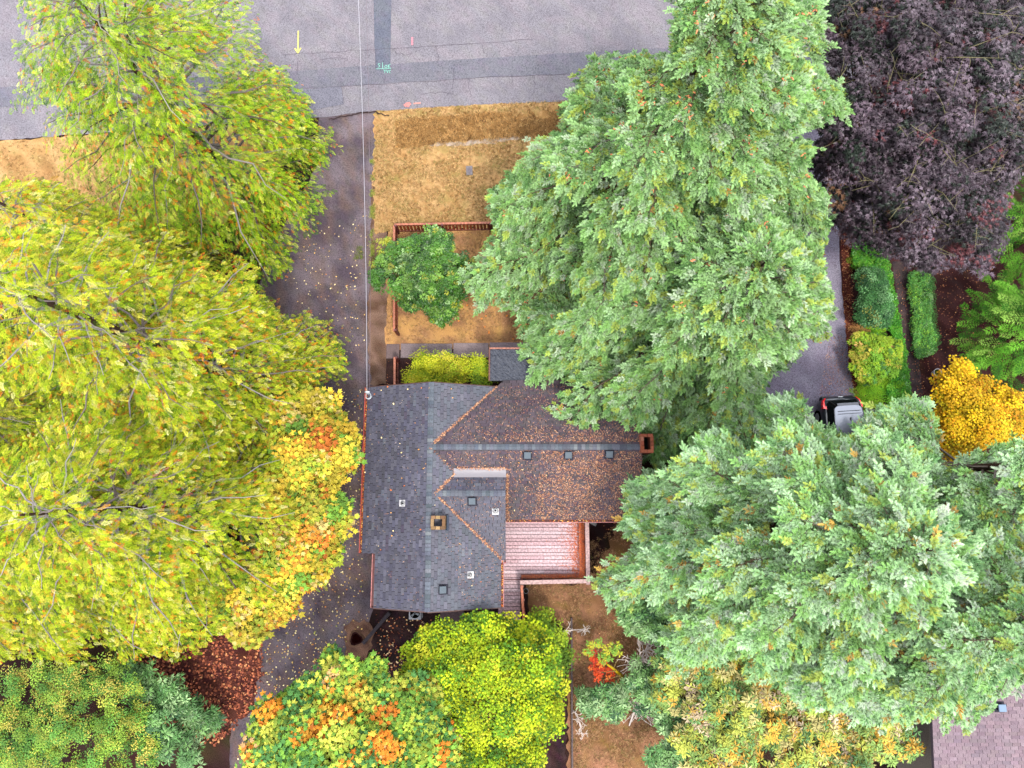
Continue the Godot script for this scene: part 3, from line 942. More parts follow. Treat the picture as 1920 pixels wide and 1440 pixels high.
func build_litter() -> void:
	rng.seed = 501
	var tuft := tuft_mesh(1, 9, 0.075, 0.06)
	var s := Scatter.new()
	var straw := [[K(230, 190, 134, 0.3), 4.0], [K(200, 154, 96, 0.26), 3.0], [K(172, 164, 96, 0.24), 1.6], [K(130, 92, 52, 0.22), 2.2]]
	strew(s, px_poly([[708, 209], [900, 196], [1250, 180], [1250, 425], [930, 424], [704, 436], [697, 340]]), 34000, flat_at(0.022), Vector2(0.6, 1.15), straw, 0.2)
	strew(s, px_poly([[0, 268], [330, 246], [330, 400], [0, 420]]), 3000, flat_at(0.022), Vector2(0.6, 1.2), straw, 0.2)
	copies(self, "dry_grass", tuft, s, mat["litter"], "short dry straw-coloured grass of the lawns")
	s = Scatter.new()
	var brown := [[K(184, 144, 106, 0.42), 4.0], [K(150, 112, 80, 0.42), 4.0], [K(140, 130, 76, 0.34), 1.4], [K(110, 80, 60, 0.34), 2.0]]
	strew(s, px_poly([[728, 434], [1200, 430], [1200, 638], [724, 642]]), 14000, flat_at(0.018), Vector2(0.5, 1.0), brown, 0.25)
	strew(s, px_poly([[985, 1100], [1160, 980], [1290, 980], [1270, 1440], [1072, 1440], [1066, 1200]]), 15000, flat_at(0.018), Vector2(0.5, 1.1), brown, 0.35)
	strew(s, px_poly([[742, 228], [900, 214], [1200, 202], [1200, 238], [1000, 256], [860, 264], [745, 280]]), 9000, flat_at(0.028), Vector2(0.9, 1.9), [[K(196, 148, 90, 0.3), 3.0], [K(140, 102, 60, 0.3), 2.4], [K(220, 176, 116, 0.3), 1.6], [K(96, 68, 44, 0.26), 0.8]], 0.35)
	copies(self, "dry_grass", tuft, s, mat["litter"], "brown tufts of the yards and the ditch")
	s = Scatter.new()
	strew(s, px_poly([[693, 300], [702, 300], [704, 420], [700, 520], [694, 520]]), 500, flat_at(0.02), Vector2(0.7, 1.3), [[K(140, 160, 70, 0.28), 2.0], [K(176, 170, 80, 0.28), 1.0]], 0.55)
	strew(s, px_poly([[664, 462], [680, 462], [680, 486], [664, 486]]), 120, flat_at(0.02), Vector2(0.7, 1.2), [[K(120, 130, 70, 0.28), 1.0]], 0.3)
	copies(self, "verge_grass", tuft, s, mat["litter"], "thin green grass along the driveway edge")

	# fallen leaves
	var mb := MB.new()
	leaf_oval(mb, Vector3(0, 0.012, -0.05), frame(Vector3.BACK, Vector3.UP), 0.1, 0.075, 1.0)
	var leaf := mb.mesh()
	s = Scatter.new()
	var yellow := [[K(240, 222, 168, 0.34), 3.0], [K(226, 188, 110, 0.32), 3.0], [K(200, 132, 70, 0.3), 1.6], [K(170, 170, 84, 0.3), 0.7]]
	strew(s, px_poly([[560, 440], [690, 400], [688, 640], [640, 700], [600, 640], [530, 520]]), 170, flat_at(0.02), Vector2(0.45, 0.9), yellow)
	strew(s, px_poly([[610, 740], [680, 730], [680, 1140], [700, 1150], [640, 1240], [500, 1300], [490, 1180], [600, 1090], [640, 960]]), 640, flat_at(0.02), Vector2(0.4, 1.0), yellow)
	strew(s, px_poly([[700, 1150], [790, 1160], [880, 1170], [760, 1290], [700, 1260]]), 330, flat_at(0.03), Vector2(0.4, 1.1), [[K(232, 196, 150, 0.32), 2.0], [K(196, 112, 66, 0.3), 2.5], [K(150, 84, 60, 0.3), 2.0]])
	strew(s, px_poly([[480, 1280], [620, 1230], [600, 1440], [440, 1440]]), 200, flat_at(0.025), Vector2(0.4, 1.0), yellow)
	copies(self, "fallen_leaves", leaf, s, mat["litter"], "pale yellow leaves strewn over the driveway")
	s = Scatter.new()
	strew(s, px_poly([[265, 1230], [420, 1190], [490, 1190], [496, 1270], [460, 1350], [400, 1400], [290, 1360], [240, 1300]]), 2600, flat_at(0.03), Vector2(0.7, 1.6), [[K(150, 84, 62, 0.3), 3.0], [K(196, 116, 82, 0.3), 2.0], [K(104, 58, 50, 0.3), 3.0], [K(224, 160, 110, 0.3), 0.6]], 0.1, 0.9)
	copies(self, "fallen_leaves", leaf, s, mat["litter"], "deep red brown leaves heaped at the lower left")
	s = Scatter.new()
	var rust := [[K(196, 128, 88, 0.3), 2.0], [K(150, 92, 66, 0.3), 3.0], [K(224, 172, 124, 0.3), 1.0], [K(110, 64, 54, 0.3), 2.0]]
	strew(s, px_poly([[1576, 440], [1596, 440], [1604, 640], [1614, 700], [1630, 780], [1632, 830], [1600, 830], [1600, 760], [1582, 600]]), 1600, flat_at(0.025), Vector2(0.25, 0.75), rust)
	strew(s, px_poly([[1560, 620], [1594, 640], [1612, 780], [1612, 820], [1530, 780], [1545, 680]]), 1800, flat_at(0.018), Vector2(0.16, 0.5), rust)
	strew(s, px_poly([[1700, 500], [1900, 480], [1900, 700], [1760, 860], [1720, 800], [1712, 600]]), 1500, flat_at(0.012), Vector2(0.3, 0.8), rust, 0.2)
	strew(s, px_poly([[1676, 490], [1698, 490], [1730, 720], [1735, 800], [1712, 800], [1688, 620]]), 220, flat_at(0.02), Vector2(0.25, 0.7), rust)
	strew(s, px_poly([[1130, 980], [1290, 980], [1300, 1250], [1120, 1280], [1100, 1120]]), 1200, flat_at(0.022), Vector2(0.3, 0.8), rust, 0.35)
	strew(s, px_poly([[724, 674], [918, 674], [918, 722], [724, 722]]), 260, flat_at(0.026), Vector2(0.3, 0.7), rust)
	strew(s, px_poly([[728, 560], [1000, 560], [1000, 640], [728, 640]]), 14, flat_at(0.03), Vector2(0.9, 1.5), [[K(225, 140, 70, 0.32), 1.0]])
	copies(self, "fallen_leaves", leaf, s, mat["litter"], "rust brown leaf litter of the garden beds and the grey driveway")
	# the little pit
	var pit := MB.new()
	var pc := P(668, 1198, 0.03)
	var rings := []
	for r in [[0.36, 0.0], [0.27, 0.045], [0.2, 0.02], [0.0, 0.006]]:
		var ring := []
		for i in 14:
			var a := TAU * i / 14
			var q: float = r[0] * (1.0 + 0.15 * sin(a * 3.0 + 1.0))
			ring.append(Vector3(pc.x + cos(a) * q, r[1] + 0.03, pc.z + sin(a) * q))
		rings.append(ring)
	for k in 3:
		for i in 14:
			var j := (i + 1) % 14
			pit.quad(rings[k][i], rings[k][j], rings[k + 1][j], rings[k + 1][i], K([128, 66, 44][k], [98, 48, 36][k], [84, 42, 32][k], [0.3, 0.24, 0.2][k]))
	struct("pit", pit.mesh(), mat["soil"], "small dark pit in the sandy patch")

# ---------------------------------------------------------------- the house
var HR := 3.95
var SL := 0.435
var X := {}
var shingle_mesh: Array[ArrayMesh] = []
var single_shingles := 0

func house_lines() -> void:
	X.xr = P(805, 900, HR).x
	X.xw = P(684, 880, 2.75).x
	X.xw2 = P(702, 1100, 2.8).x
	X.xe = P(939, 1100, 2.75).x
	X.zn = P(760, 722, 3.3).z
	X.zs1 = P(740, 1039, 3.2).z
	X.zs2 = P(820, 1148, HR).z
	X.zr = P(1000, 838, HR).z
	X.zse = P(1050, 974, 2.75).z
	X.xE = P(1203, 850, 3.7).x
	X.xge = P(948, 960, 3.4).x
	X.zg = P(880, 925, 3.85).z
	X.xg = X.xr + 0.22
	X.hg = HR - SL * 0.22

func roof_slab(poly: PackedVector2Array, f: Callable, thick: float, col: Color) -> ArrayMesh:
	var mb := MB.new()
	var ix := Geometry2D.triangulate_polygon(poly)
	var top := []
	var low := []
	for p in poly:
		var h: float = f.call(p)
		top.append(Vector3(p.x, h, p.y))
		low.append(Vector3(p.x, h - thick, p.y))
	for t in range(0, ix.size(), 3):
		var a: Vector3 = top[ix[t]]
		var b: Vector3 = top[ix[t + 1]]
		var d: Vector3 = top[ix[t + 2]]
		if (d - a).cross(b - a).y < 0.0:
			mb.tri(a, d, b, col)
			mb.tri(low[ix[t]], low[ix[t + 1]], low[ix[t + 2]], col)
		else:
			mb.tri(a, b, d, col)
			mb.tri(low[ix[t]], low[ix[t + 2]], low[ix[t + 1]], col)
	for i in poly.size():
		var j := (i + 1) % poly.size()
		mb.quad(top[i], top[j], low[j], low[i], sc(col, 0.8))
	return mb.mesh()

# shingles of one roof plane. along: unit vector (x, z) along the eave; up: unit vector up the slope in plan; o: a point on the eave
func shingles(roof: MeshInstance3D, poly: PackedVector2Array, f: Callable, o: Vector2, along: Vector2, up: Vector2, pal: Array, keep: PackedVector2Array, most: int, expo := 0.128, wide := 0.30, lim := 300) -> void:
	var lo := Vector2(1e9, 1e9)
	var hi := Vector2(-1e9, -1e9)
	for p in poly:
		var q := Vector2((p - o).dot(along), (p - o).dot(up))
		lo = lo.min(q)
		hi = hi.max(q)
	var mb := MB.new()
	var singles := 0
	var row := int(floor(lo.y / expo))
	while row * expo < hi.y:
		var v := row * expo
		var shift := (0.5 if row % 2 == 0 else 0.0) * wide + rr(-0.06, 0.06)
		var u := floorf(lo.x / wide) * wide - wide + shift
		while u < hi.x:
			var w := wide
			var g := 0.008
			var skew := rr(-0.004, 0.004)
			var q := PackedVector2Array()
			for e in [[u + g, v + skew], [u + w - g, v + skew], [u + w - g, v + expo], [u + g, v + expo]]:
				q.append(o + along * e[0] + up * e[1])
			u += wide
			var col := sc(pick(pal).lerp(pal[0][0], 0.5), rr(0.92, 1.08))
			var mid := (q[0] + q[2]) * 0.5
			col = sc(col, 1.0 + 0.16 * nf.get_noise_2d(mid.x * 1.8, mid.y * 1.8))
			var pieces := Geometry2D.intersect_polygons(q, poly)
			for pc in pieces:
				if pc.size() < 3:
					continue
				var lone: bool = singles < most and single_shingles < lim and pc.size() == 4 and Geometry2D.is_point_in_polygon(mid, keep) and Geometry2D.is_point_in_polygon(q[0], poly) and Geometry2D.is_point_in_polygon(q[2], poly)
				var to := MB.new() if lone else mb
				var tops := []
				var lows := []
				for p in pc:
					var vv: float = clampf(((p as Vector2) - o).dot(up) - v, 0.0, expo) / expo
					var h: float = f.call(p)
					tops.append(Vector3(p.x, h + 0.020 - 0.014 * vv, p.y))
					lows.append(Vector3(p.x, h - 0.004, p.y))
				for t in range(1, pc.size() - 1):
					var a: Vector3 = tops[0]
					var b: Vector3 = tops[t]
					var d: Vector3 = tops[t + 1]
					if (d - a).cross(b - a).y < 0.0:
						to.tri(a, d, b, col)
					else:
						to.tri(a, b, d, col)
				for i in pc.size():
					var j: int = (i + 1) % pc.size()
					to.quad(tops[i], tops[j], lows[j], lows[i], sc(col, 0.8))
				if lone:
					singles += 1
					single_shingles += 1
					part(roof, "shingle", to.mesh(), mat["shingle"], "", true)
		row += 1
	part(roof, "shingles", mb.mesh(), mat["shingle"], "stuff", true)

# saddle shingles along a ridge from a to b
func ridge_caps(roof: MeshInstance3D, a: Vector3, b: Vector3, slope_l: float, slope_r: float, pal: Array) -> void:
	var d := (b - a).normalized()
	var side := d.cross(Vector3.UP).normalized()
	var n := int(a.distance_to(b) / 0.15)
	for i in n:
		var t0 := a + d * (a.distance_to(b) * i / n)
		var t1 := a + d * (a.distance_to(b) * (i + 1) / n - 0.006)
		var mb := MB.new()
		var col := sc(pick(pal), rr(0.88, 1.12))
		var w := 0.11
		var h0 := 0.052
		var h1 := 0.034
		var l0 := t0 - side * w + Vector3(0, h0 - slope_l * w, 0)
		var l1 := t1 - side * w + Vector3(0, h1 - slope_l * w, 0)
		var m0 := t0 + Vector3(0, h0, 0)
		var m1 := t1 + Vector3(0, h1, 0)
		var r0 := t0 + side * w + Vector3(0, h0 - slope_r * w, 0)
		var r1 := t1 + side * w + Vector3(0, h1 - slope_r * w, 0)
		var dn := Vector3(0, -0.03, 0)
		mb.quad(l0, m0, m1, l1, col)
		mb.quad(m0, r0, r1, m1, col)
		mb.quad(l0, l0 + dn, m0 + dn, m0, col)
		mb.quad(m0, m0 + dn, r0 + dn, r0, col)
		mb.quad(l1, l1 + dn, l0 + dn, l0, col)
		mb.quad(r0, r0 + dn, r1 + dn, r1, col)
		part(roof, "ridge_cap", mb.mesh(), mat["shingle"], "", true)

func gutter(house: Node3D, a: Vector3, b: Vector3, out: Vector3, col: Color, lip: Color) -> MeshInstance3D:
	var mb := MB.new()
	var d := (b - a).normalized()
	var L := a.distance_to(b) / 2
	var bs := Basis(out, Vector3.UP, out.cross(Vector3.UP))
	var c := (a + b) / 2
	mb.box(c + out * 0.055 + Vector3(0, -0.1, 0), Vector3(0.055, 0.012, L), col, bs)
	mb.box(c + out * 0.008 + Vector3(0, -0.05, 0), Vector3(0.008, 0.062, L), col, bs)
	mb.box(c + out * 0.112 + Vector3(0, -0.045, 0), Vector3(0.014, 0.067, L - 0.003), lip, bs)
	for e in [a, b]:
		mb.box(e + out * 0.056 + Vector3(0, -0.052, 0), Vector3(0.04, 0.056, 0.006), col, bs)
	return part(house, "gutter", mb.mesh(), mat["painted_wood"])

func poly_of(list: Array) -> PackedVector2Array:
	var out := PackedVector2Array()
	for p in list:
		out.append(Vector2(p[0], p[1]))
	return out

func build_house() -> void:
	rng.seed = 77
	house_lines()
	var xr: float = X.xr
	var zr: float = X.zr
	var xg: float = X.xg
	var zg: float = X.zg
	var xe: float = X.xe
	var h := thing("house", "low house with dark grey shingled cross-gabled roof and red gutters", "house", Vector3(xr, 0, 0))
	var grey := [[K(98, 98, 112, 0.329), 3.0], [K(84, 84, 98, 0.329), 3.0], [K(112, 114, 128, 0.329), 1.2], [K(72, 70, 80, 0.329), 1.0]]
	var blue := [[K(112, 114, 126, 0.31), 3.0], [K(102, 104, 116, 0.31), 2.0], [K(122, 124, 136, 0.31), 1.0]]
	var brown := [[K(98, 90, 98, 0.329), 3.0], [K(84, 76, 84, 0.329), 2.0], [K(110, 98, 100, 0.329), 1.0]]
	var cap := [[K(122, 128, 140, 0.27), 3.0], [K(110, 117, 130, 0.27), 2.0], [K(138, 144, 152, 0.27), 0.5]]
	var under := K(40, 40, 46, 0.2)
	# walls
	var wall := MB.new()
	var wc := K(120, 66, 52, 0.28)
	var boxes := [[X.xw + 0.5, xe - 0.45, X.zn + 0.3, X.zs2 - 0.35, 2.55], [xr, X.xE - 0.35, zr - 2.5, X.zse - 0.5, 2.55], [xg, X.xge - 0.4, zg - 0.6, X.zg + 2.1, 2.55]]
	for b in boxes:
		wall.box(Vector3((b[0] + b[1]) / 2, b[4] / 2, (b[2] + b[3]) / 2), Vector3((b[1] - b[0]) / 2, b[4] / 2, (b[3] - b[2]) / 2), wc)
	# gable ends and the little wall above the lower roof
	for g in [[Vector3(X.xw + 0.5, 2.5, X.zn + 0.3), Vector3(xr, HR - 0.16, X.zn + 0.3), Vector3(xe - 0.45, 2.5, X.zn + 0.3)], [Vector3(X.xw2 + 0.4, 2.5, X.zs2 - 0.35), Vector3(xr, HR - 0.26, X.zs2 - 0.35), Vector3(xe - 0.45, 2.5, X.zs2 - 0.35)], [Vector3(X.xE - 0.35, 2.5, zr - 2.5), Vector3(X.xE - 0.35, HR - 0.16, zr), Vector3(X.xE - 0.35, 2.5, zr + 2.6)], [Vector3(X.xge - 0.1, 2.6, zg - 2.0), Vector3(X.xge - 0.1, X.hg - 0.16, zg), Vector3(X.xge - 0.1, 2.55, zg + 2.4)]]:
		wall.tri(g[0], g[1], g[2], wc)
	part(h, "wall", wall.mesh(), mat["wood"])
	# west slope
	var f_w := func(p): return HR - SL * (xr - p.x)
	var f_l := func(p): return HR - 0.11 - SL * (xr - p.x)
	var f_e := func(p): return HR - SL * (p.x - xr)
	var f_s := func(p): return HR - SL * (p.y - zr)
	var f_n := func(p): return HR - SL * (zr - p.y)
	var f_gs := func(p): return X.hg - SL * (p.y - zg)
	var f_gn := func(p): return X.hg - SL * (zg - p.y)
	var v1 := Vector2(xr + 1.02, zr + 1.02)
	var xv: float = xr + (zr - X.zn)
	var dG: float = xe - xg
	var zNe: float = zr - 2.9
	var planes := [
		["W", poly_of([[X.xw, X.zn], [xr, X.zn], [xr, X.zs1], [X.xw, X.zs1]]), f_w, Vector2(X.xw, 0), Vector2(0, 1), Vector2(1, 0), grey, 40],
		["L", poly_of([[X.xw2, X.zs1 - 0.1], [xr + 0.02, X.zs1 - 0.1], [xr + 0.02, X.zs2], [X.xw2, X.zs2]]), f_l, Vector2(X.xw2, 0), Vector2(0, 1), Vector2(1, 0), grey, 12],
		["E", poly_of([[xr, X.zn], [xv, X.zn], [xr, zr], [v1.x, v1.y], [xg, zg], [xe, zg + dG], [xe, X.zs2], [xr, X.zs2]]), f_e, Vector2(xe, 0), Vector2(0, 1), Vector2(-1, 0), blue, 90],
		["S", poly_of([[xr, zr], [X.xE, zr], [X.xE, X.zse], [X.xge - 0.12, X.zse], [X.xge - 0.12, v1.y], [v1.x, v1.y]]), f_s, Vector2(0, X.zse), Vector2(1, 0), Vector2(0, -1), brown, 30],
		["N", poly_of([[xr, zr], [xv, X.zn], [xr + 2.9, zNe], [X.xE, zNe], [X.xE, zr]]), f_n, Vector2(0, zNe), Vector2(1, 0), Vector2(0, 1), brown, 20],
		["GS", poly_of([[xg, zg], [X.xge, zg], [X.xge, zg + dG + 0.06], [xe - 0.02, zg + dG + 0.06], [xe, zg + dG]]), f_gs, Vector2(0, zg + dG), Vector2(1, 0), Vector2(0, -1), [[K(112, 112, 124, 0.30), 3.0], [K(98, 98, 110, 0.30), 2.0]], 50],
		["GN", poly_of([[xg, zg], [v1.x, v1.y], [X.xge, v1.y], [X.xge, zg]]), f_gn, Vector2(0, v1.y), Vector2(1, 0), Vector2(0, 1), grey, 14],
	]
	var roofs := {}
	for pl in planes:
		var r := part(h, "roof", roof_slab(pl[1], pl[2], 0.15, under), mat["shingle"])
		roofs[pl[0]] = r
		shingles(r, pl[1], pl[2], pl[3], pl[4], pl[5], pl[6], pl[1], pl[7])
	# ridges
	ridge_caps(roofs["W"], Vector3(xr, HR, X.zn), Vector3(xr, HR, X.zs1), SL, SL, cap)
	ridge_caps(roofs["E"], Vector3(xr + 0.02, HR - 0.02, X.zs1 + 0.02), Vector3(xr + 0.02, HR - 0.02, X.zs2), SL, SL, cap)
	ridge_caps(roofs["S"], Vector3(xr + 0.1, HR, zr), Vector3(X.xE, HR, zr), SL, SL, cap)
	ridge_caps(roofs["GS"], Vector3(xg, X.hg, zg), Vector3(X.xge, X.hg, zg), SL, SL, cap)
	# white metal cricket behind the small gable
	var ck := MB.new()
	var cw := K(206, 204, 214, 0.115)
	var nseg := 10
	for i in nseg:
		var xa := lerpf(v1.x - 0.1, X.xge + 0.02, i / float(nseg))
		var xb := lerpf(v1.x - 0.1, X.xge + 0.02, (i + 1) / float(nseg))
		for j in 3:
			var za: float = v1.y - 0.20 + j * 0.12
			var zb: float = za + 0.12
			var hs := []
			for q in [[xa, za], [xb, za], [xb, zb], [xa, zb]]:
				var base: float = maxf(f_s.call(Vector2(q[0], q[1])), f_gn.call(Vector2(q[0], q[1])))
				hs.append(Vector3(q[0], base + 0.035 + 0.025 * nf.get_noise_2d(q[0] * 14.0, q[1] * 30.0), q[1]))
			ck.quad(hs[0], hs[1], hs[2], hs[3], cw)
	ck.smooth(0.2)
	part(h, "flashing", ck.mesh(), mat["metal"])
	# gutters
	var red := K(196, 76, 66, 0.34)
	var lip := K(206, 130, 128, 0.3)
	var trough := K(112, 44, 36, 0.28)
	gutter(h, Vector3(X.xw, 2.70, X.zn), Vector3(X.xw, 2.70, X.zs1), Vector3(-1, 0, 0), trough, red)
	gutter(h, Vector3(X.xw2, f_l.call(Vector2(X.xw2, 0)) - 0.04, X.zs1), Vector3(X.xw2, f_l.call(Vector2(X.xw2, 0)) - 0.04, X.zs2), Vector3(-1, 0, 0), trough, lip)
	gutter(h, Vector3(xe, f_e.call(Vector2(xe, 0)) - 0.03, zg + dG + 0.18), Vector3(xe, f_e.call(Vector2(xe, 0)) - 0.03, X.zs2), Vector3(1, 0, 0), trough, lip)
	gutter(h, Vector3(xe + 0.14, f_gs.call(Vector2(0, zg + dG + 0.06)) - 0.03, zg + dG + 0.06), Vector3(X.xge, f_gs.call(Vector2(0, zg + dG + 0.06)) - 0.03, zg + dG + 0.06), Vector3(0, 0, 1), trough, red)
	gutter(h, Vector3(X.xge + 0.02, f_s.call(Vector2(0, X.zse)) - 0.03, X.zse), Vector3(X.xE, f_s.call(Vector2(0, X.zse)) - 0.03, X.zse), Vector3(0, 0, 1), trough, lip)
	# verge boards of the gables
	var vb := MB.new()
	for e in [[xr, HR, X.zn - 0.02, X.xw, f_w.call(Vector2(X.xw, 0))], [xr, HR, X.zn - 0.02, xv, f_e.call(Vector2(xv, 0))], [xr, HR - 0.1, X.zs2 + 0.02, X.xw2, f_l.call(Vector2(X.xw2, 0))], [xr, HR, X.zs2 + 0.02, xe, f_e.call(Vector2(xe, 0))]]:
		var a := Vector3(e[0], e[1] - 0.09, e[2])
		var b := Vector3(e[3], e[4] - 0.09, e[2])
		vb.box((a + b) / 2, Vector3(0.02, 0.08, a.distance_to(b) / 2), K(98, 58, 50, 0.28), frame(b - a, Vector3.UP))
	part(h, "verge_board", vb.mesh(), mat["painted_wood"])
	# box vents
	for v in [[989, 854, "S"], [1066, 853.5, "S"], [1143, 852, "S"], [885, 940, "GS"], [830.5, 1106, "E"]]:
		var f: Callable = {"S": f_s, "GS": f_gs, "E": f_e}[v[2]]
		var p: Vector3 = P(v[0], v[1], 3.8)
		for k in 3:
			p = P(v[0], v[1], f.call(Vector2(p.x, p.z)) + 0.16)
		var mb := MB.new()
		var y: float = f.call(Vector2(p.x, p.z))
		var tilt := Basis(Vector3.RIGHT, atan(SL)) if v[2] != "E" else Basis(Vector3.BACK, -atan(SL))
		var vd := K(52, 56, 64, 0.25)
		mb.box(Vector3(p.x, y + 0.028, p.z), Vector3(0.19, 0.006, 0.19), vd, tilt)
		mb.box(Vector3(p.x, y + 0.085, p.z), Vector3(0.105, 0.075, 0.105), sc(vd, 0.6), tilt)
		mb.box(Vector3(p.x, y + 0.17, p.z), Vector3(0.135, 0.022, 0.135), K(112, 124, 138, 0.2), tilt, 0.014)
		part(h, "roof_vent", mb.mesh(), mat["plain"])
	# pipe vents on white flashings
	for v in [[756, 943.5, "W", 0.13, 0.035], [929, 957, "GS", 0.14, 0.055], [880, 1078, "E", 0.12, 0.03]]:
		var f: Callable = {"W": f_w, "GS": f_gs, "E": f_e}[v[2]]
		var p: Vector3 = P(v[0], v[1], 3.5)
		for k in 3:
			p = P(v[0], v[1], f.call(Vector2(p.x, p.z)) + 0.05)
		var y: float = f.call(Vector2(p.x, p.z))
		var tilt: Basis = {"W": Basis(Vector3.BACK, atan(SL)), "GS": Basis(Vector3.RIGHT, atan(SL)), "E": Basis(Vector3.BACK, -atan(SL))}[v[2]]
		var low: Vector3 = {"W": Vector3(-1, 0, 0), "GS": Vector3(0, 0, 1), "E": Vector3(1, 0, 0)}[v[2]]
		var mb := MB.new()
		var wt := K(232, 232, 236, 0.2)
		mb.box(Vector3(p.x, y + 0.03, p.z) + tilt * low * 0.05, Vector3(0.13, 0.007, 0.13), wt, tilt)
		mb.tube([Vector3(p.x, y + 0.02, p.z), Vector3(p.x, y + 0.1, p.z)], v[3] * 0.9, v[4] + 0.02, 14, wt)
		var flash := part(h, "pipe_flashing", mb.mesh(), mat["plain"])
		var pp := MB.new()
		var pr: float = v[4]
		pp.tube([Vector3(p.x, y + 0.08, p.z), Vector3(p.x, y + 0.24, p.z)], pr, pr, 12, K(60, 64, 70, 0.25) if v[2] != "GS" else K(150, 154, 160, 0.3))
		pp.tube([Vector3(p.x, y + 0.24, p.z), Vector3(p.x, y + 0.243, p.z)], pr * 0.7, pr * 0.7, 10, K(18, 18, 20, 0.2))
		part(flash, "vent_pipe", pp.mesh(), mat["plain"], "", true)
	# chimney on the east slope, brick by brick round the rim
	chimney(h, P(821, 980, 4.2), 0.27, 0.25, f_e.call(Vector2(P(821, 980, 4.2).x, 0)) - 0.2, 4.2, [K(176, 146, 108, 0.3), K(150, 118, 86, 0.3), K(128, 98, 74, 0.3)], true)
	# brick chimney at the east gable end, from the ground
	chimney(h, P(1214, 831, 4.25), 0.24, 0.36, 0.0, 4.25, [K(178, 104, 82, 0.3), K(160, 92, 70, 0.3), K(190, 130, 108, 0.3)], false)
	# porch roof: wrinkled black roll roofing
	var pr := MB.new()
	var pa := P(919, 714, 2.62)
	var pb := P(1000, 655, 2.62)
	var tc := K(92, 98, 110, 0.28)
	var n1 := 44
	var n2 := 34
	for i in n1:
		for j in n2:
			var q := []
			for e in [[i, j], [i + 1, j], [i + 1, j + 1], [i, j + 1]]:
				var x := lerpf(pa.x, pb.x, e[0] / float(n1))
				var z := lerpf(pb.z, pa.z, e[1] / float(n2))
				var rid := absf(nf.get_noise_2d(x * 22.0, z * 13.0))
				var y := 2.62 + 0.05 * exp(-rid * rid * 60.0) + 0.02 * nf.get_noise_2d(x * 6.0, z * 6.0)
				q.append(Vector3(x, y, z))
			pr.quad(q[0], q[1], q[2], q[3], tc)
	pr.smooth(0.1)
	pr.box(Vector3((pa.x + pb.x) / 2, 2.53, (pa.z + pb.z) / 2), Vector3((pb.x - pa.x) / 2, 0.05, (pa.z - pb.z) / 2), K(60, 56, 56, 0.25))
	part(h, "porch_roof", pr.mesh(), mat["tar"])
	var pe := MB.new()
	pe.box(Vector3((pa.x + pb.x) / 2, 2.58, pb.z - 0.04), Vector3((pb.x - pa.x) / 2 + 0.04, 0.08, 0.03), K(196, 128, 104, 0.3))
	pe.box(Vector3(pa.x - 0.035, 2.57, (pa.z + pb.z) / 2), Vector3(0.03, 0.08, (pa.z - pb.z) / 2), K(120, 66, 54, 0.3))
	for x in [pa.x + 0.1, pb.x - 0.1]:
		pe.box(Vector3(x, 1.25, pb.z + 0.12), Vector3(0.06, 1.22, 0.06), K(120, 66, 54, 0.3))
	part(h, "porch_frame", pe.mesh(), mat["painted_wood"])
	# back step
	var st := MB.new()
	var sa := P(824, 1190, 0.2)
	var sb := P(870, 1140, 0.2)
	st.box(Vector3((sa.x + sb.x) / 2, 0.1, (sa.z + sb.z) / 2), Vector3((sb.x - sa.x) / 2, 0.1, (sa.z - sb.z) / 2), K(120, 104, 106, 0.28), Basis.IDENTITY, 0.02)
	part(h, "back_step", st.mesh(), mat["concrete"])
	# service mast at the north-west corner: conduit, hood and a coil of cable
	var ms := MB.new()
	var mp := P(688, 737, 3.3)
	ms.tube([Vector3(mp.x, 2.4, mp.z), Vector3(mp.x, 3.3, mp.z), Vector3(mp.x, 3.55, mp.z)], 0.03, 0.03, 10, K(170, 176, 184, 0.3))
	var hood := []
	for i in 6:
		var a := PI * i / 5.0
		hood.append(Vector3(mp.x + 0.07 - 0.07 * cos(a), 3.55 + 0.07 * sin(a), mp.z))
	ms.tube(hood, 0.045, 0.04, 10, K(190, 196, 204, 0.3))
	ms.smooth(0.3)
	var mast := part(h, "service_mast", ms.mesh(), mat["metal"])
	var cl := MB.new()
	var pts := []
	for i in 22:
		var a := TAU * i / 15.0
		pts.append(Vector3(mp.x + 0.06 + 0.11 * cos(a), 3.2 + 0.008 * i, mp.z + 0.12 + 0.12 * sin(a)))
	cl.tube(pts, 0.014, 0.014, 6, K(190, 198, 206, 0.3))
	part(mast, "cable_loop", cl.mesh(), mat["plain"], "", true)

	# needles and leaves lying on the roof
	var nm := MB.new()
	nm.tri(Vector3(-0.011, 0.004, 0), Vector3(0.011, 0.004, 0), Vector3(0, 0.01, 0.075), Color.WHITE)
	nm.tri(Vector3(0.0, 0.004, 0.01), Vector3(0.016, 0.006, 0.03), Vector3(0.03, 0.008, 0.055), Color.WHITE)
	var needle := nm.mesh()
	var s := Scatter.new()
	var tan_ := [[K(204, 148, 112, 0.26), 3.0], [K(176, 118, 88, 0.26), 3.0], [K(228, 184, 146, 0.28), 1.4], [K(120, 80, 66, 0.26), 2.0]]
	var sh := func(g: Callable, k: float): return func(p): return g.call(p) + k
	var on := func(g: Callable): return sh.call(g, 0.022)
	strew(s, poly_of([[xr + 2.2, zr + 0.15], [X.xE, zr + 0.15], [X.xE, X.zse], [X.xge + 0.15, X.zse], [X.xge + 0.1, v1.y - 0.1]]), 2300, on.call(f_s), Vector2(0.5, 1.1), tan_, 0.0, 0.3)
	strew(s, poly_of([[xr + 4.4, zr + 0.15], [X.xE, zr + 0.15], [X.xE, X.zse], [X.xge + 1.2, X.zse]]), 4300, on.call(f_s), Vector2(0.5, 1.15), tan_, 0.15, 0.3)
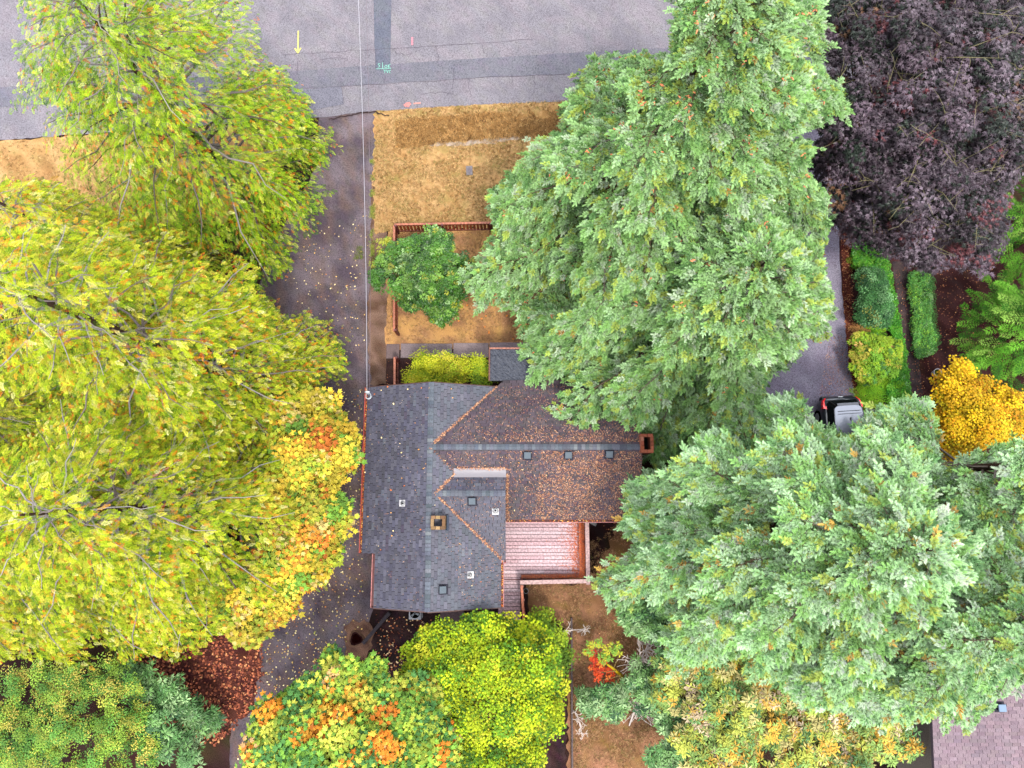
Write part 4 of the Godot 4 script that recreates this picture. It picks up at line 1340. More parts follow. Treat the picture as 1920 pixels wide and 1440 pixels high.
	strew(s, poly_of([[xr + 0.5, zr + 0.2], [xr + 2.4, zr + 0.2], [xr + 2.4, zr + 0.9], [xr + 1.2, zr + 0.9]]), 260, on.call(f_s), Vector2(0.4, 0.9), tan_, 0.0, 0.3)
	strew(s, poly_of([[xr + 0.6, zr - 0.25], [X.xE, zr - 0.2], [X.xE, zNe], [xv + 0.2, X.zn]]), 2000, on.call(f_n), Vector2(0.4, 0.95), tan_, 0.12, 0.3)
	for i in 1000:
		var np := Vector2(lerpf(xr + 1.5, X.xE, pow(rng.randf(), 0.6)), zr - 0.2 - absf(rng.randfn()) * 0.35)
		s.add(Transform3D(Basis(Vector3.UP, rr(0, TAU)).scaled(Vector3.ONE * rr(0.5, 1.1)), Vector3(np.x, f_n.call(np) + 0.022, np.y)), sc(pick(tan_), rr(0.75, 1.25)))
	strew(s, planes[5][1], 420, on.call(f_gs), Vector2(0.35, 0.8), tan_, 0.2, 0.3)
	strew(s, planes[6][1], 120, on.call(f_gn), Vector2(0.35, 0.8), tan_, 0.0, 0.3)
	strew(s, poly_of([[xr + 0.4, 1.0], [xe, 2.4], [xe, X.zs2 - 0.2], [xr + 1.4, X.zs2 - 0.2]]), 300, on.call(f_e), Vector2(0.35, 0.8), tan_, 0.2, 0.3)
	strew(s, planes[0][1], 240, on.call(f_w), Vector2(0.35, 0.8), [[K(200, 178, 160, 0.3), 1.0], [K(170, 120, 90, 0.3), 1.0]], 0.2, 0.3)
	strew(s, planes[1][1], 60, on.call(f_l), Vector2(0.35, 0.8), tan_, 0.2, 0.3)
	# packed along the valleys and the raised walls
	for vl in [[Vector2(xv, X.zn), Vector2(xr + 0.1, zr - 0.1), f_e, 480, 0.03], [Vector2(xg + 0.15, zg + 0.15), Vector2(xe, zg + dG), f_gs, 480, 0.03], [Vector2(v1.x - 0.05, v1.y), Vector2(xg, zg), f_gn, 180, 0.04], [Vector2(v1.x, v1.y - 0.2), Vector2(X.xge + 0.1, v1.y - 0.18), f_s, 260, 0.03], [Vector2(X.xge + 0.06, v1.y), Vector2(X.xge + 0.06, X.zse), f_s, 300, 0.05], [Vector2(xr, zr), Vector2(v1.x, v1.y), f_e, 50, 0.03]]:
		for i in vl[3]:
			var t := rng.randf()
			var p: Vector2 = (vl[0] as Vector2).lerp(vl[1], t) + Vector2(rng.randfn(), rng.randfn()) * vl[4] * (0.4 + t * 0.8)
			var y: float = (vl[2] as Callable).call(p) + 0.03
			s.add(Transform3D(Basis(Vector3.UP, rr(0, TAU)).scaled(Vector3.ONE * rr(0.5, 1.2)), Vector3(p.x, y + rr(0.0, 0.025), p.y)), sc(pick(tan_), rr(0.8, 1.25)))
	copies(self, "fallen_needles", needle, s, mat["litter"], "orange brown conifer needles lying on the house roof")
	var lm := MB.new()
	leaf_oval(lm, Vector3(0, 0.012, -0.05), frame(Vector3.BACK, Vector3.UP), 0.1, 0.07, 1.0)
	s = Scatter.new()
	var yl := [[K(240, 216, 160, 0.33), 2.0], [K(222, 160, 84, 0.3), 2.0], [K(196, 110, 60, 0.3), 1.0]]
	strew(s, planes[0][1], 34, on.call(f_w), Vector2(0.4, 1.1), yl, 0.0, 0.3)
	strew(s, planes[2][1], 12, on.call(f_e), Vector2(0.4, 0.8), yl, 0.0, 0.3)
	strew(s, planes[3][1], 30, on.call(f_s), Vector2(0.3, 0.7), yl, 0.0, 0.3)
	for g in [[Vector3(X.xw - 0.06, 2.63, X.zn), Vector3(X.xw - 0.06, 2.63, X.zs1), 230], [Vector3(X.xw2 - 0.06, 2.68, X.zs1), Vector3(X.xw2 - 0.06, 2.68, X.zs2), 40], [Vector3(X.xge, 2.66, X.zse + 0.06), Vector3(X.xE, 2.66, X.zse + 0.06), 90], [Vector3(xe + 0.06, 2.64, zg + dG), Vector3(xe + 0.06, 2.64, X.zs2), 60]]:
		for i in g[2]:
			s.add(Transform3D(Basis(Vector3.UP, rr(0, TAU)).scaled(Vector3.ONE * rr(0.35, 0.8)), (g[0] as Vector3).lerp(g[1], rng.randf()) + Vector3(rr(-0.03, 0.03), rr(-0.02, 0.04), rr(-0.03, 0.03))), sc(pick([[K(226, 150, 70, 0.3), 2.0], [K(196, 96, 50, 0.3), 2.0], [K(240, 200, 130, 0.32), 1.0]]), rr(0.8, 1.2)))
	copies(self, "fallen_leaves", lm.mesh(), s, mat["litter"], "single yellow and orange leaves on the roof and in the gutters")

func chimney(h: Node3D, top: Vector3, hx: float, hz: float, y0: float, y1: float, cols: Array, flash: bool) -> void:
	var mb := MB.new()
	var c: Color = cols[1]
	var t := 0.1
	# four walls round an open flue
	for e in [[-1, 0], [1, 0], [0, -1], [0, 1]]:
		var o := Vector3(top.x + e[0] * (hx - t / 2), (y0 + y1 - 0.07) / 2, top.z + e[1] * (hz - t / 2))
		var s := Vector3(t / 2 if e[0] != 0 else hx - t, (y1 - 0.07 - y0) / 2, t / 2 if e[1] != 0 else hz)
		if e[0] != 0:
			s.z = hz - 0.001
		else:
			s.x = hx - t - 0.001
			s.z = t / 2
		mb.box(o, s, sc(c, 0.9))
	var ch := part(h, "chimney", mb.mesh(), mat["brick"])
	var fl := MB.new()
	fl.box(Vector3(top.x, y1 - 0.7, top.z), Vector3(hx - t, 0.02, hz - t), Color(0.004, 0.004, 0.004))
	part(ch, "flue", fl.mesh(), mat["dark"], "", true)
	# rim bricks
	var lists := [[Vector3(top.x, 0, top.z - hz + t / 2), Vector3(1, 0, 0), hx], [Vector3(top.x, 0, top.z + hz - t / 2), Vector3(1, 0, 0), hx], [Vector3(top.x - hx + t / 2, 0, top.z), Vector3(0, 0, 1), hz - t], [Vector3(top.x + hx - t / 2, 0, top.z), Vector3(0, 0, 1), hz - t]]
	for l in lists:
		var len_: float = l[2] * 2.0
		var n := maxi(1, int(round(len_ / 0.2)))
		for i in n:
			var b := MB.new()
			var o: Vector3 = l[0] + l[1] * (len_ * ((i + 0.5) / n - 0.5))
			var half: float = len_ / n / 2 - 0.007
			var d: Vector3 = l[1]
			b.box(Vector3(o.x, y1 - 0.035 + rr(-0.006, 0.006), o.z), Vector3(half if d.x > 0.5 else t / 2 + 0.012, 0.034, half if d.z > 0.5 else t / 2 + 0.012), sc(pick([[cols[0], 1.0], [cols[1], 1.0], [cols[2], 0.8]]), rr(0.85, 1.15)), Basis(Vector3.UP, rr(-0.02, 0.02)), 0.008)
			part(ch, "brick", b.mesh(), mat["brick"], "", true)
	# courses down the sides
	var rows := 5
	for r in range(1, rows):
		var y := y1 - 0.035 - r * 0.075
		for side in [[0, 1, hx, hz], [0, -1, hx, hz], [1, 0, hz, hx], [-1, 0, hz, hx]]:
			var len_: float = side[2] * 2.0
			var n := 3
			for i in n:
				var b := MB.new()
				var u: float = len_ * ((i + 0.5) / n - 0.5)
				var o := Vector3(top.x + (u if side[0] == 0 else side[0] * (hx + 0.002)), y, top.z + (u if side[1] == 0 else side[1] * (hz + 0.002)))
				b.box(o, Vector3(len_ / n / 2 - 0.006 if side[0] == 0 else 0.008, 0.032, len_ / n / 2 - 0.006 if side[1] == 0 else 0.008), sc(pick([[cols[0], 1.0], [cols[1], 1.0], [cols[2], 0.8]]), rr(0.8, 1.1)))
				part(ch, "brick", b.mesh(), mat["brick"], "", true)
	if flash:
		var fm := MB.new()
		fm.box(Vector3(top.x + hx + 0.05, f_at_flash(top.x + hx + 0.05) + 0.05, top.z + 0.02), Vector3(0.045, 0.05, hz + 0.05), K(52, 62, 80, 0.25), Basis(Vector3.BACK, -atan(SL)))
		part(ch, "flashing", fm.mesh(), mat["metal"], "", true)

func f_at_flash(x: float) -> float:
	return HR - SL * (x - X.xr)

# ---------------------------------------------------------------- things round the house
func build_deck() -> void:
	rng.seed = 31
	var dh := 0.75
	var a := P(945, 976, dh)
	var b := P(1094, 1082, dh)
	var d := thing("deck", "red stained timber deck with wide flat rails behind the house", "deck", Vector3(a.x, 0, a.z))
	var pal := [[K(220, 186, 194, 0.37), 3.0], [K(208, 170, 178, 0.37), 2.0], [K(228, 198, 206, 0.37), 1.0]]
	var n := int((b.z - a.z) / 0.150) + 1
	var xw := P(941, 1080, dh).x
	var xs := P(976, 1110, dh).x
	var z := a.z
	var zend := P(960, 1172, dh).z
	var i := 0
	while z < zend:
		var x0: float = a.x - 0.25 if z < P(950, 1050, dh).z else xw - 0.15
		var x1: float = b.x + 0.12 if z < b.z else xs
		var cuts := [x0, x1]
		if x1 - x0 > 2.0 and i % 3 != 0:
			cuts = [x0, lerpf(x0, x1, [0.34, 0.68, 0.52, 0.22][i % 4]), x1]
		for k in cuts.size() - 1:
			var mb := MB.new()
			var col := sc(pick(pal), rr(0.92, 1.08))
			if z > P(950, 1120, dh).z:
				col = sc(col, 0.9)
			mb.box(Vector3((cuts[k] + cuts[k + 1]) / 2, dh - 0.019 + rr(-0.002, 0.002), z + 0.07), Vector3((cuts[k + 1] - cuts[k]) / 2 - 0.003, 0.019, 0.0675), col, Basis(Vector3.UP, rr(-0.0016, 0.0016)), 0.008)
			part(d, "deck_board", mb.mesh(), mat["painted_wood"])
		z += 0.150
		i += 1
	var fr := MB.new()
	var red := K(120, 46, 38, 0.28)
	var nj := int((b.x - xw) / 0.4)
	for k in nj:
		fr.box(Vector3(xw + k * 0.4 + 0.1, dh - 0.14, (a.z + b.z) / 2), Vector3(0.02, 0.09, (b.z - a.z) / 2), red)
	fr.box(Vector3((a.x + b.x) / 2, dh - 0.06, b.z + 0.1), Vector3((b.x - a.x) / 2 + 0.14, 0.1, 0.02), red)
	part(d, "joists", fr.mesh(), mat["painted_wood"], "stuff")
	# wide rails: cap, slats below it, posts
	var capc := K(212, 172, 170, 0.27)
	var inner := K(196, 108, 72, 0.30)
	var rails := [
		[P(1100.5, 975, 1.55), P(1103, 1096, 1.55), 0.085, capc],
		[P(975, 1092, 1.55), P(1104, 1089.5, 1.55), 0.085, capc],
		[P(978, 1097, 1.5), P(983, 1180, 1.5), 0.055, K(200, 110, 66, 0.30)]]
	for r in rails:
		var p: Vector3 = r[0]
		var q: Vector3 = r[1]
		var bs := frame(q - p, Vector3.UP)
		var L := p.distance_to(q) / 2
		var mb := MB.new()
		mb.box((p + q) / 2, Vector3(r[2], 0.02, L), r[3], bs, 0.008)
		part(d, "rail_cap", mb.mesh(), mat["painted_wood"])
		for k in 4:
			var sl := MB.new()
			sl.box((p + q) / 2 + Vector3(0, -0.12 - k * 0.19, 0), Vector3(0.018, 0.07, L - 0.03), inner, bs, 0.006)
			part(d, "rail_slat", sl.mesh(), mat["painted_wood"])
		for k in 4:
			var t := 0.03 + 0.94 * k / 3.0
			var ps := MB.new()
			ps.box(Vector3(lerpf(p.x, q.x, t), (p.y - 0.03) / 2, lerpf(p.z, q.z, t)) + bs.x * 0.055, Vector3(0.04, (p.y - 0.03) / 2, 0.04), red)
			part(d, "post", ps.mesh(), mat["painted_wood"])
	# bench boards along the rails inside
	for r in [[P(1089, 978, 0.95), P(1092, 1082, 0.95), 0.10], [P(977, 1081, 0.95), P(1088, 1079.5, 0.95), 0.09]]:
		var p: Vector3 = r[0]
		var q: Vector3 = r[1]
		var mb := MB.new()
		mb.box((p + q) / 2, Vector3(r[2], 0.02, p.distance_to(q) / 2), K(158, 82, 62, 0.30), frame(q - p, Vector3.UP), 0.008)
		mb.box((p + q) / 2 + Vector3(0, -0.1, 0), Vector3(r[2] * 0.4, 0.1, p.distance_to(q) / 2 - 0.1), K(110, 50, 40, 0.28), frame(q - p, Vector3.UP))
		part(d, "bench", mb.mesh(), mat["painted_wood"])
	# leaf litter blown against the rail
	var nm := MB.new()
	nm.tri(Vector3(-0.011, 0.004, 0), Vector3(0.011, 0.004, 0), Vector3(0, 0.01, 0.075), Color.WHITE)
	var s := Scatter.new()
	var pal2 := [[K(206, 104, 60, 0.3), 3.0], [K(178, 80, 48, 0.3), 2.0], [K(226, 140, 90, 0.3), 1.0]]
	for k in 2600:
		var t := rng.randf()
		var x := b.x + 0.05 - absf(rng.randfn()) * 0.45 * (0.45 + 0.9 * clampf(nf.get_noise_1d(t * 90.0) + 0.45, 0.0, 1.0))
		var zz := lerpf(a.z, b.z, t)
		if x > a.x:
			s.add(Transform3D(Basis(Vector3.UP, rr(0, TAU)).scaled(Vector3.ONE * rr(0.5, 1.1)), Vector3(x, dh + 0.004 + (0.215 if x > P(1085, 1000, 0.95).x and zz < b.z else 0.0), zz)), sc(pick(pal2), rr(0.8, 1.2)))
	for k in 500:
		s.add(Transform3D(Basis(Vector3.UP, rr(0, TAU)).scaled(Vector3.ONE * rr(0.5, 1.1)), Vector3(rr(P(978, 1085, 0.95).x, P(1088, 1085, 0.95).x), 0.976, P(1000, 1080.5, 0.95).z + rng.randfn() * 0.04)), sc(pick(pal2), rr(0.6, 1.0)))
	copies(self, "fallen_needles", nm.mesh(), s, mat["litter"], "orange brown needles blown against the deck rail")
	var gp := thing("pot", "small grey pot beside the corner of the deck rail", "pot", P(986, 1107, 0.0))
	lathe_pot(gp, P(986, 1107, 0.0), 0.11, 0.22, K(150, 156, 162, 0.3), K(70, 60, 50, 0.3))

func lathe_pot(o: Node3D, at: Vector3, r: float, h: float, col: Color, soil: Color) -> void:
	var mb := MB.new()
	var prof := [[r * 0.7, 0.0], [r * 0.85, h * 0.6], [r, h * 0.95], [r * 1.04, h], [r * 0.9, h], [r * 0.84, h * 0.8]]
	for i in prof.size() - 1:
		for j in 18:
			var a := TAU * j / 18
			var b := TAU * (j + 1) / 18
			var p := prof[i] as Array
			var q := prof[i + 1] as Array
			mb.quad(at + Vector3(cos(a) * p[0], p[1], sin(a) * p[0]), at + Vector3(cos(a) * q[0], q[1], sin(a) * q[0]), at + Vector3(cos(b) * q[0], q[1], sin(b) * q[0]), at + Vector3(cos(b) * p[0], p[1], sin(b) * p[0]), col)
	mb.smooth(0.5)
	part(o, "bowl", mb.mesh(), mat["plain"])
	var sm := MB.new()
	for j in 18:
		var a := TAU * j / 18
		var b := TAU * (j + 1) / 18
		sm.tri(at + Vector3(0, h * 0.78, 0), at + Vector3(cos(a) * r * 0.85, h * 0.75, sin(a) * r * 0.85), at + Vector3(cos(b) * r * 0.85, h * 0.75, sin(b) * r * 0.85), soil)
	part(o, "earth", sm.mesh(), mat["soil"])

func fence(label: String, a: Vector3, b: Vector3, h: float, posts: Array, seed_: int) -> void:
	rng.seed = seed_
	var f := thing("picket_fence", label, "fence", a, "low red picket fences of the front yard")
	var red := K(186, 92, 58, 0.3)
	var d := (b - a).normalized()
	var L := a.distance_to(b)
	var bs := frame(d, Vector3.UP)
	var mb := MB.new()
	mb.box((a + b) / 2 + Vector3(0, h, 0), Vector3(0.05, 0.018, L / 2), K(206, 124, 96, 0.3), bs, 0.006)
	part(f, "cap_rail", mb.mesh(), mat["painted_wood"])
	var lo := MB.new()
	lo.box((a + b) / 2 + Vector3(0, 0.16, 0) - bs.x * 0.028, Vector3(0.019, 0.045, L / 2), K(150, 74, 56, 0.3), bs, 0.006)
	part(f, "bottom_rail", lo.mesh(), mat["painted_wood"])
	var hi := MB.new()
	hi.box((a + b) / 2 + Vector3(0, h - 0.07, 0) - bs.x * 0.028, Vector3(0.019, 0.045, L / 2), K(150, 74, 56, 0.3), bs, 0.006)
	part(f, "top_rail", hi.mesh(), mat["painted_wood"])
	var n := int(L / 0.165)
	for i in n:
		var p := a + d * (L * (i + 0.5) / n)
		var pk := MB.new()
		pk.box(p + Vector3(0, h * 0.5 + 0.03, 0) + bs.x * 0.012, Vector3(0.011, h * 0.5 - 0.052, 0.054), sc(red, rr(0.82, 1.15)), bs * Basis(Vector3.RIGHT, rr(-0.01, 0.01)), 0.004)
		part(f, "picket", pk.mesh(), mat["painted_wood"])
	for t in posts:
		var p: Vector3 = a + d * L * t
		var ps := MB.new()
		ps.box(p + Vector3(0, h / 2 + 0.03, 0) - bs.x * 0.075, Vector3(0.05, h / 2 + 0.03, 0.05), K(120, 62, 56, 0.3), bs, 0.01)
		part(f, "post", ps.mesh(), mat["painted_wood"])

func build_fences() -> void:
	fence("low red picket fence along the lawn north of the round bush", P(745, 435, 0), P(1010, 430, 0), 0.9, [0.01, 0.33, 0.66, 0.99], 5)
	fence("low red picket fence running south under the round bush", P(745, 630, 0), P(745, 437, 0), 0.9, [0.01, 0.5], 6)
	fence("short red fence stub between the front walk and the roof corner", P(746, 735, 0), P(746, 677, 0), 0.9, [0.98], 7)

func build_car() -> void:
	var at := P(1572, 836, 0.0)
	var turn := Basis(Vector3.UP, 0.06)
	var car := thing("parked_car", "grey hatchback with red tail lamps parked under the drooping conifer", "car", at)
	var put := func(v: Vector3) -> Vector3: return at + turn * v
	# body shell: stations from tail (-z) to nose: z, half width at sill, half width at belt, belt height, deck height
	var st := [[-2.18, 0.38, 0.40, 0.62, 0.66], [-2.15, 0.56, 0.58, 0.72, 0.78], [-2.08, 0.71, 0.73, 0.78, 0.88], [-1.96, 0.81, 0.825, 0.83, 0.95], [-1.72, 0.885, 0.89, 0.87, 0.98], [-1.3, 0.90, 0.91, 0.88, 0.98], [-0.4, 0.90, 0.92, 0.88, 0.97], [0.6, 0.90, 0.91, 0.88, 0.96], [1.1, 0.89, 0.88, 0.86, 0.95], [1.7, 0.87, 0.83, 0.78, 0.84], [2.0, 0.80, 0.74, 0.68, 0.72], [2.14, 0.62, 0.58, 0.56, 0.58]]
	var mb := MB.new()
	var rings := []
	for s in st:
		var y0 := 0.22
		rings.append([Vector3(-s[1] * 0.93, y0, s[0]), Vector3(-s[1], 0.4, s[0]), Vector3(-s[2], s[3] - 0.1, s[0]), Vector3(-s[2] * 0.985, s[3], s[0]), Vector3(-s[2] * 0.90, s[4] - 0.012, s[0]), Vector3(0, s[4] + 0.02, s[0]), Vector3(s[2] * 0.90, s[4] - 0.012, s[0]), Vector3(s[2] * 0.985, s[3], s[0]), Vector3(s[2], s[3] - 0.1, s[0]), Vector3(s[1], 0.4, s[0]), Vector3(s[1] * 0.93, y0, s[0])])
	for i in rings.size() - 1:
		for j in 10:
			mb.quad(put.call(rings[i][j]), put.call(rings[i + 1][j]), put.call(rings[i + 1][j + 1]), put.call(rings[i][j + 1]), Color.WHITE)
	for e in [0, rings.size() - 1]:
		var c := Vector3(0, 0.45, rings[e][0].z)
		for j in 10:
			mb.tri(put.call(c), put.call(rings[e][j]), put.call(rings[e][j + 1]), Color.WHITE)
	mb.smooth(0.45)
	part(car, "body", mb.mesh(), mat["car_body"])
	# cabin: belt outline to roof outline
	var belt := [[-1.97, 0.58], [-1.82, 0.74], [-1.0, 0.80], [0.2, 0.80], [0.75, 0.76], [1.0, 0.60]]
	var roof := [[-1.66, 0.50], [-1.55, 0.60], [-0.9, 0.65], [-0.1, 0.64], [0.18, 0.58], [0.28, 0.44]]
	var gl := MB.new()
	for i in belt.size() - 1:
		for s in [-1.0, 1.0]:
			gl.quad(put.call(Vector3(s * belt[i][1], 0.96, belt[i][0])), put.call(Vector3(s * belt[i + 1][1], 0.96, belt[i + 1][0])), put.call(Vector3(s * roof[i + 1][1], 1.40, roof[i + 1][0])), put.call(Vector3(s * roof[i][1], 1.40, roof[i][0])), Color.WHITE)
	part(car, "side_window", gl.mesh(), mat["car_glass"])
	var rw := MB.new()
	rw.quad(put.call(Vector3(-0.58, 0.965, -1.97)), put.call(Vector3(-0.50, 1.38, -1.66)), put.call(Vector3(0.50, 1.38, -1.66)), put.call(Vector3(0.58, 0.965, -1.97)), Color.WHITE)
	part(car, "rear_window", rw.mesh(), mat["car_glass"])
	var ws := MB.new()
	ws.quad(put.call(Vector3(-0.60, 0.955, 1.0)), put.call(Vector3(-0.42, 1.40, 0.28)), put.call(Vector3(0.42, 1.40, 0.28)), put.call(Vector3(0.60, 0.955, 1.0)), Color.WHITE)
	part(car, "windscreen", ws.mesh(), mat["car_glass"])
	# roof skin, gently crowned
	var rf := MB.new()
	for i in roof.size() - 1:
		for j in 8:
			var q := []
			for e in [[i, j], [i + 1, j], [i + 1, j + 1], [i, j + 1]]:
				var u: float = e[1] / 4.0 - 1.0
				var zz: float = roof[e[0]][0]
				q.append(put.call(Vector3(roof[e[0]][1] * u * 1.03, 1.405 + 0.06 * (1.0 - u * u) - 0.035 * absf(zz + 0.6), zz)))
			rf.quad(q[0], q[1], q[2], q[3], Color.WHITE)
	rf.smooth(0.4)
	part(car, "roof", rf.mesh(), mat["car_paint"])
	# pillars framing the windows
	for s in [-1.0, 1.0]:
		for e in [[Vector3(s * 0.60, 0.97, -1.94), Vector3(s * 0.515, 1.385, -1.64), 0.04], [Vector3(s * 0.80, 0.97, -0.9), Vector3(s * 0.655, 1.41, -0.8), 0.03], [Vector3(s * 0.80, 0.97, 0.1), Vector3(s * 0.64, 1.41, 0.0), 0.028], [Vector3(s * 0.62, 0.965, 0.98), Vector3(s * 0.44, 1.41, 0.27), 0.04]]:
			var pm := MB.new()
			pm.tube([put.call(e[0]), put.call(e[1])], e[2], e[2] * 0.9, 6, K(40, 42, 46, 0.2))
			part(car, "pillar", pm.mesh(), mat["metal"])
	# tail spoiler lip, tail lamps, antenna fin, badge strip, bumper, roof seams, plate
	var sp := MB.new()
	sp.box(put.call(Vector3(0, 1.40, -1.72)), Vector3(0.47, 0.012, 0.06), K(150, 156, 166, 0.2), turn * Basis(Vector3.RIGHT, -0.12), 0.008)
	part(car, "spoiler", sp.mesh(), mat["metal"])
	var seam := MB.new()
	seam.box(put.call(Vector3(0, 1.452, -1.42)), Vector3(0.50, 0.004, 0.009), K(40, 42, 48, 0.2), turn)
	seam.box(put.call(Vector3(0, 1.457, -1.30)), Vector3(0.51, 0.004, 0.007), K(40, 42, 48, 0.2), turn)
	part(car, "roof_seam", seam.mesh(), mat["dark"])
	var fin := MB.new()
	fin.tri(put.call(Vector3(-0.022, 1.47, -1.14)), put.call(Vector3(0, 1.54, -1.10)), put.call(Vector3(0, 1.47, -0.92)), K(28, 28, 32, 0.2))
	fin.tri(put.call(Vector3(0.022, 1.47, -1.14)), put.call(Vector3(0, 1.47, -0.92)), put.call(Vector3(0, 1.54, -1.10)), K(28, 28, 32, 0.2))
	part(car, "antenna_fin", fin.mesh(), mat["metal"])
	for s in [-1.0, 1.0]:
		var tl := MB.new()
		var pts := [[-2.09, 0.70, 0.78], [-1.97, 0.812, 0.83], [-1.84, 0.86, 0.87], [-1.62, 0.893, 0.93]]
		for i in 3:
			var p: Array = pts[i]
			var q: Array = pts[i + 1]
			tl.quad(put.call(Vector3(s * p[1], p[2] - 0.12, p[0] - 0.012)), put.call(Vector3(s * q[1] * 1.012, q[2] - 0.14, q[0] - 0.012)), put.call(Vector3(s * q[1] * 0.99, q[2] + 0.03, q[0] - 0.012)), put.call(Vector3(s * p[1], p[2] + 0.04, p[0] - 0.012)), Color.WHITE)
			tl.quad(put.call(Vector3(s * p[1], p[2] + 0.04, p[0] - 0.012)), put.call(Vector3(s * q[1] * 0.99, q[2] + 0.03, q[0] - 0.012)), put.call(Vector3(s * q[1] * 0.86, q[2] + 0.085, q[0] + 0.03)), put.call(Vector3(s * p[1] * 0.84, p[2] + 0.085, p[0] + 0.05)), Color.WHITE)
		part(car, "tail_lamp", tl.mesh(), mat["tail_lens"])
	var bd := MB.new()
	bd.box(put.call(Vector3(0, 0.84, -2.13)), Vector3(0.11, 0.022, 0.02), K(220, 224, 230, 0.3), turn * Basis(Vector3.RIGHT, -0.6), 0.006)
	part(car, "number_plate", bd.mesh(), mat["plain"])
	var bp := MB.new()
	bp.box(put.call(Vector3(0, 0.42, -2.14)), Vector3(0.72, 0.11, 0.07), K(36, 38, 42, 0.22), turn, 0.03)
	part(car, "rear_bumper", bp.mesh(), mat["metal"])
	for s in [-1.0, 1.0]:
		for z in [-1.32, 1.3]:
			var wm := MB.new()
			var c: Vector3 = put.call(Vector3(s * 0.84, 0.31, z))
			var ax: Vector3 = turn * Vector3(s, 0, 0)
			wm.tube([c - ax * 0.1, c - ax * 0.09, c + ax * 0.07, c + ax * 0.08], 0.31, 0.31, 20, K(24, 24, 26, 0.2))
			var tyre := part(car, "wheel", wm.mesh(), mat["dark"])
			var rm := MB.new()
			rm.tube([c + ax * 0.075, c + ax * 0.09], 0.2, 0.19, 14, K(150, 152, 158, 0.3))
			part(tyre, "rim", rm.mesh(), mat["metal"], "", true)
		var mi := MB.new()
		mi.box(put.call(Vector3(s * 0.98, 0.99, 0.55)), Vector3(0.09, 0.06, 0.045), K(60, 62, 68, 0.25), turn, 0.02)
		part(car, "mirror", mi.mesh(), mat["metal"])

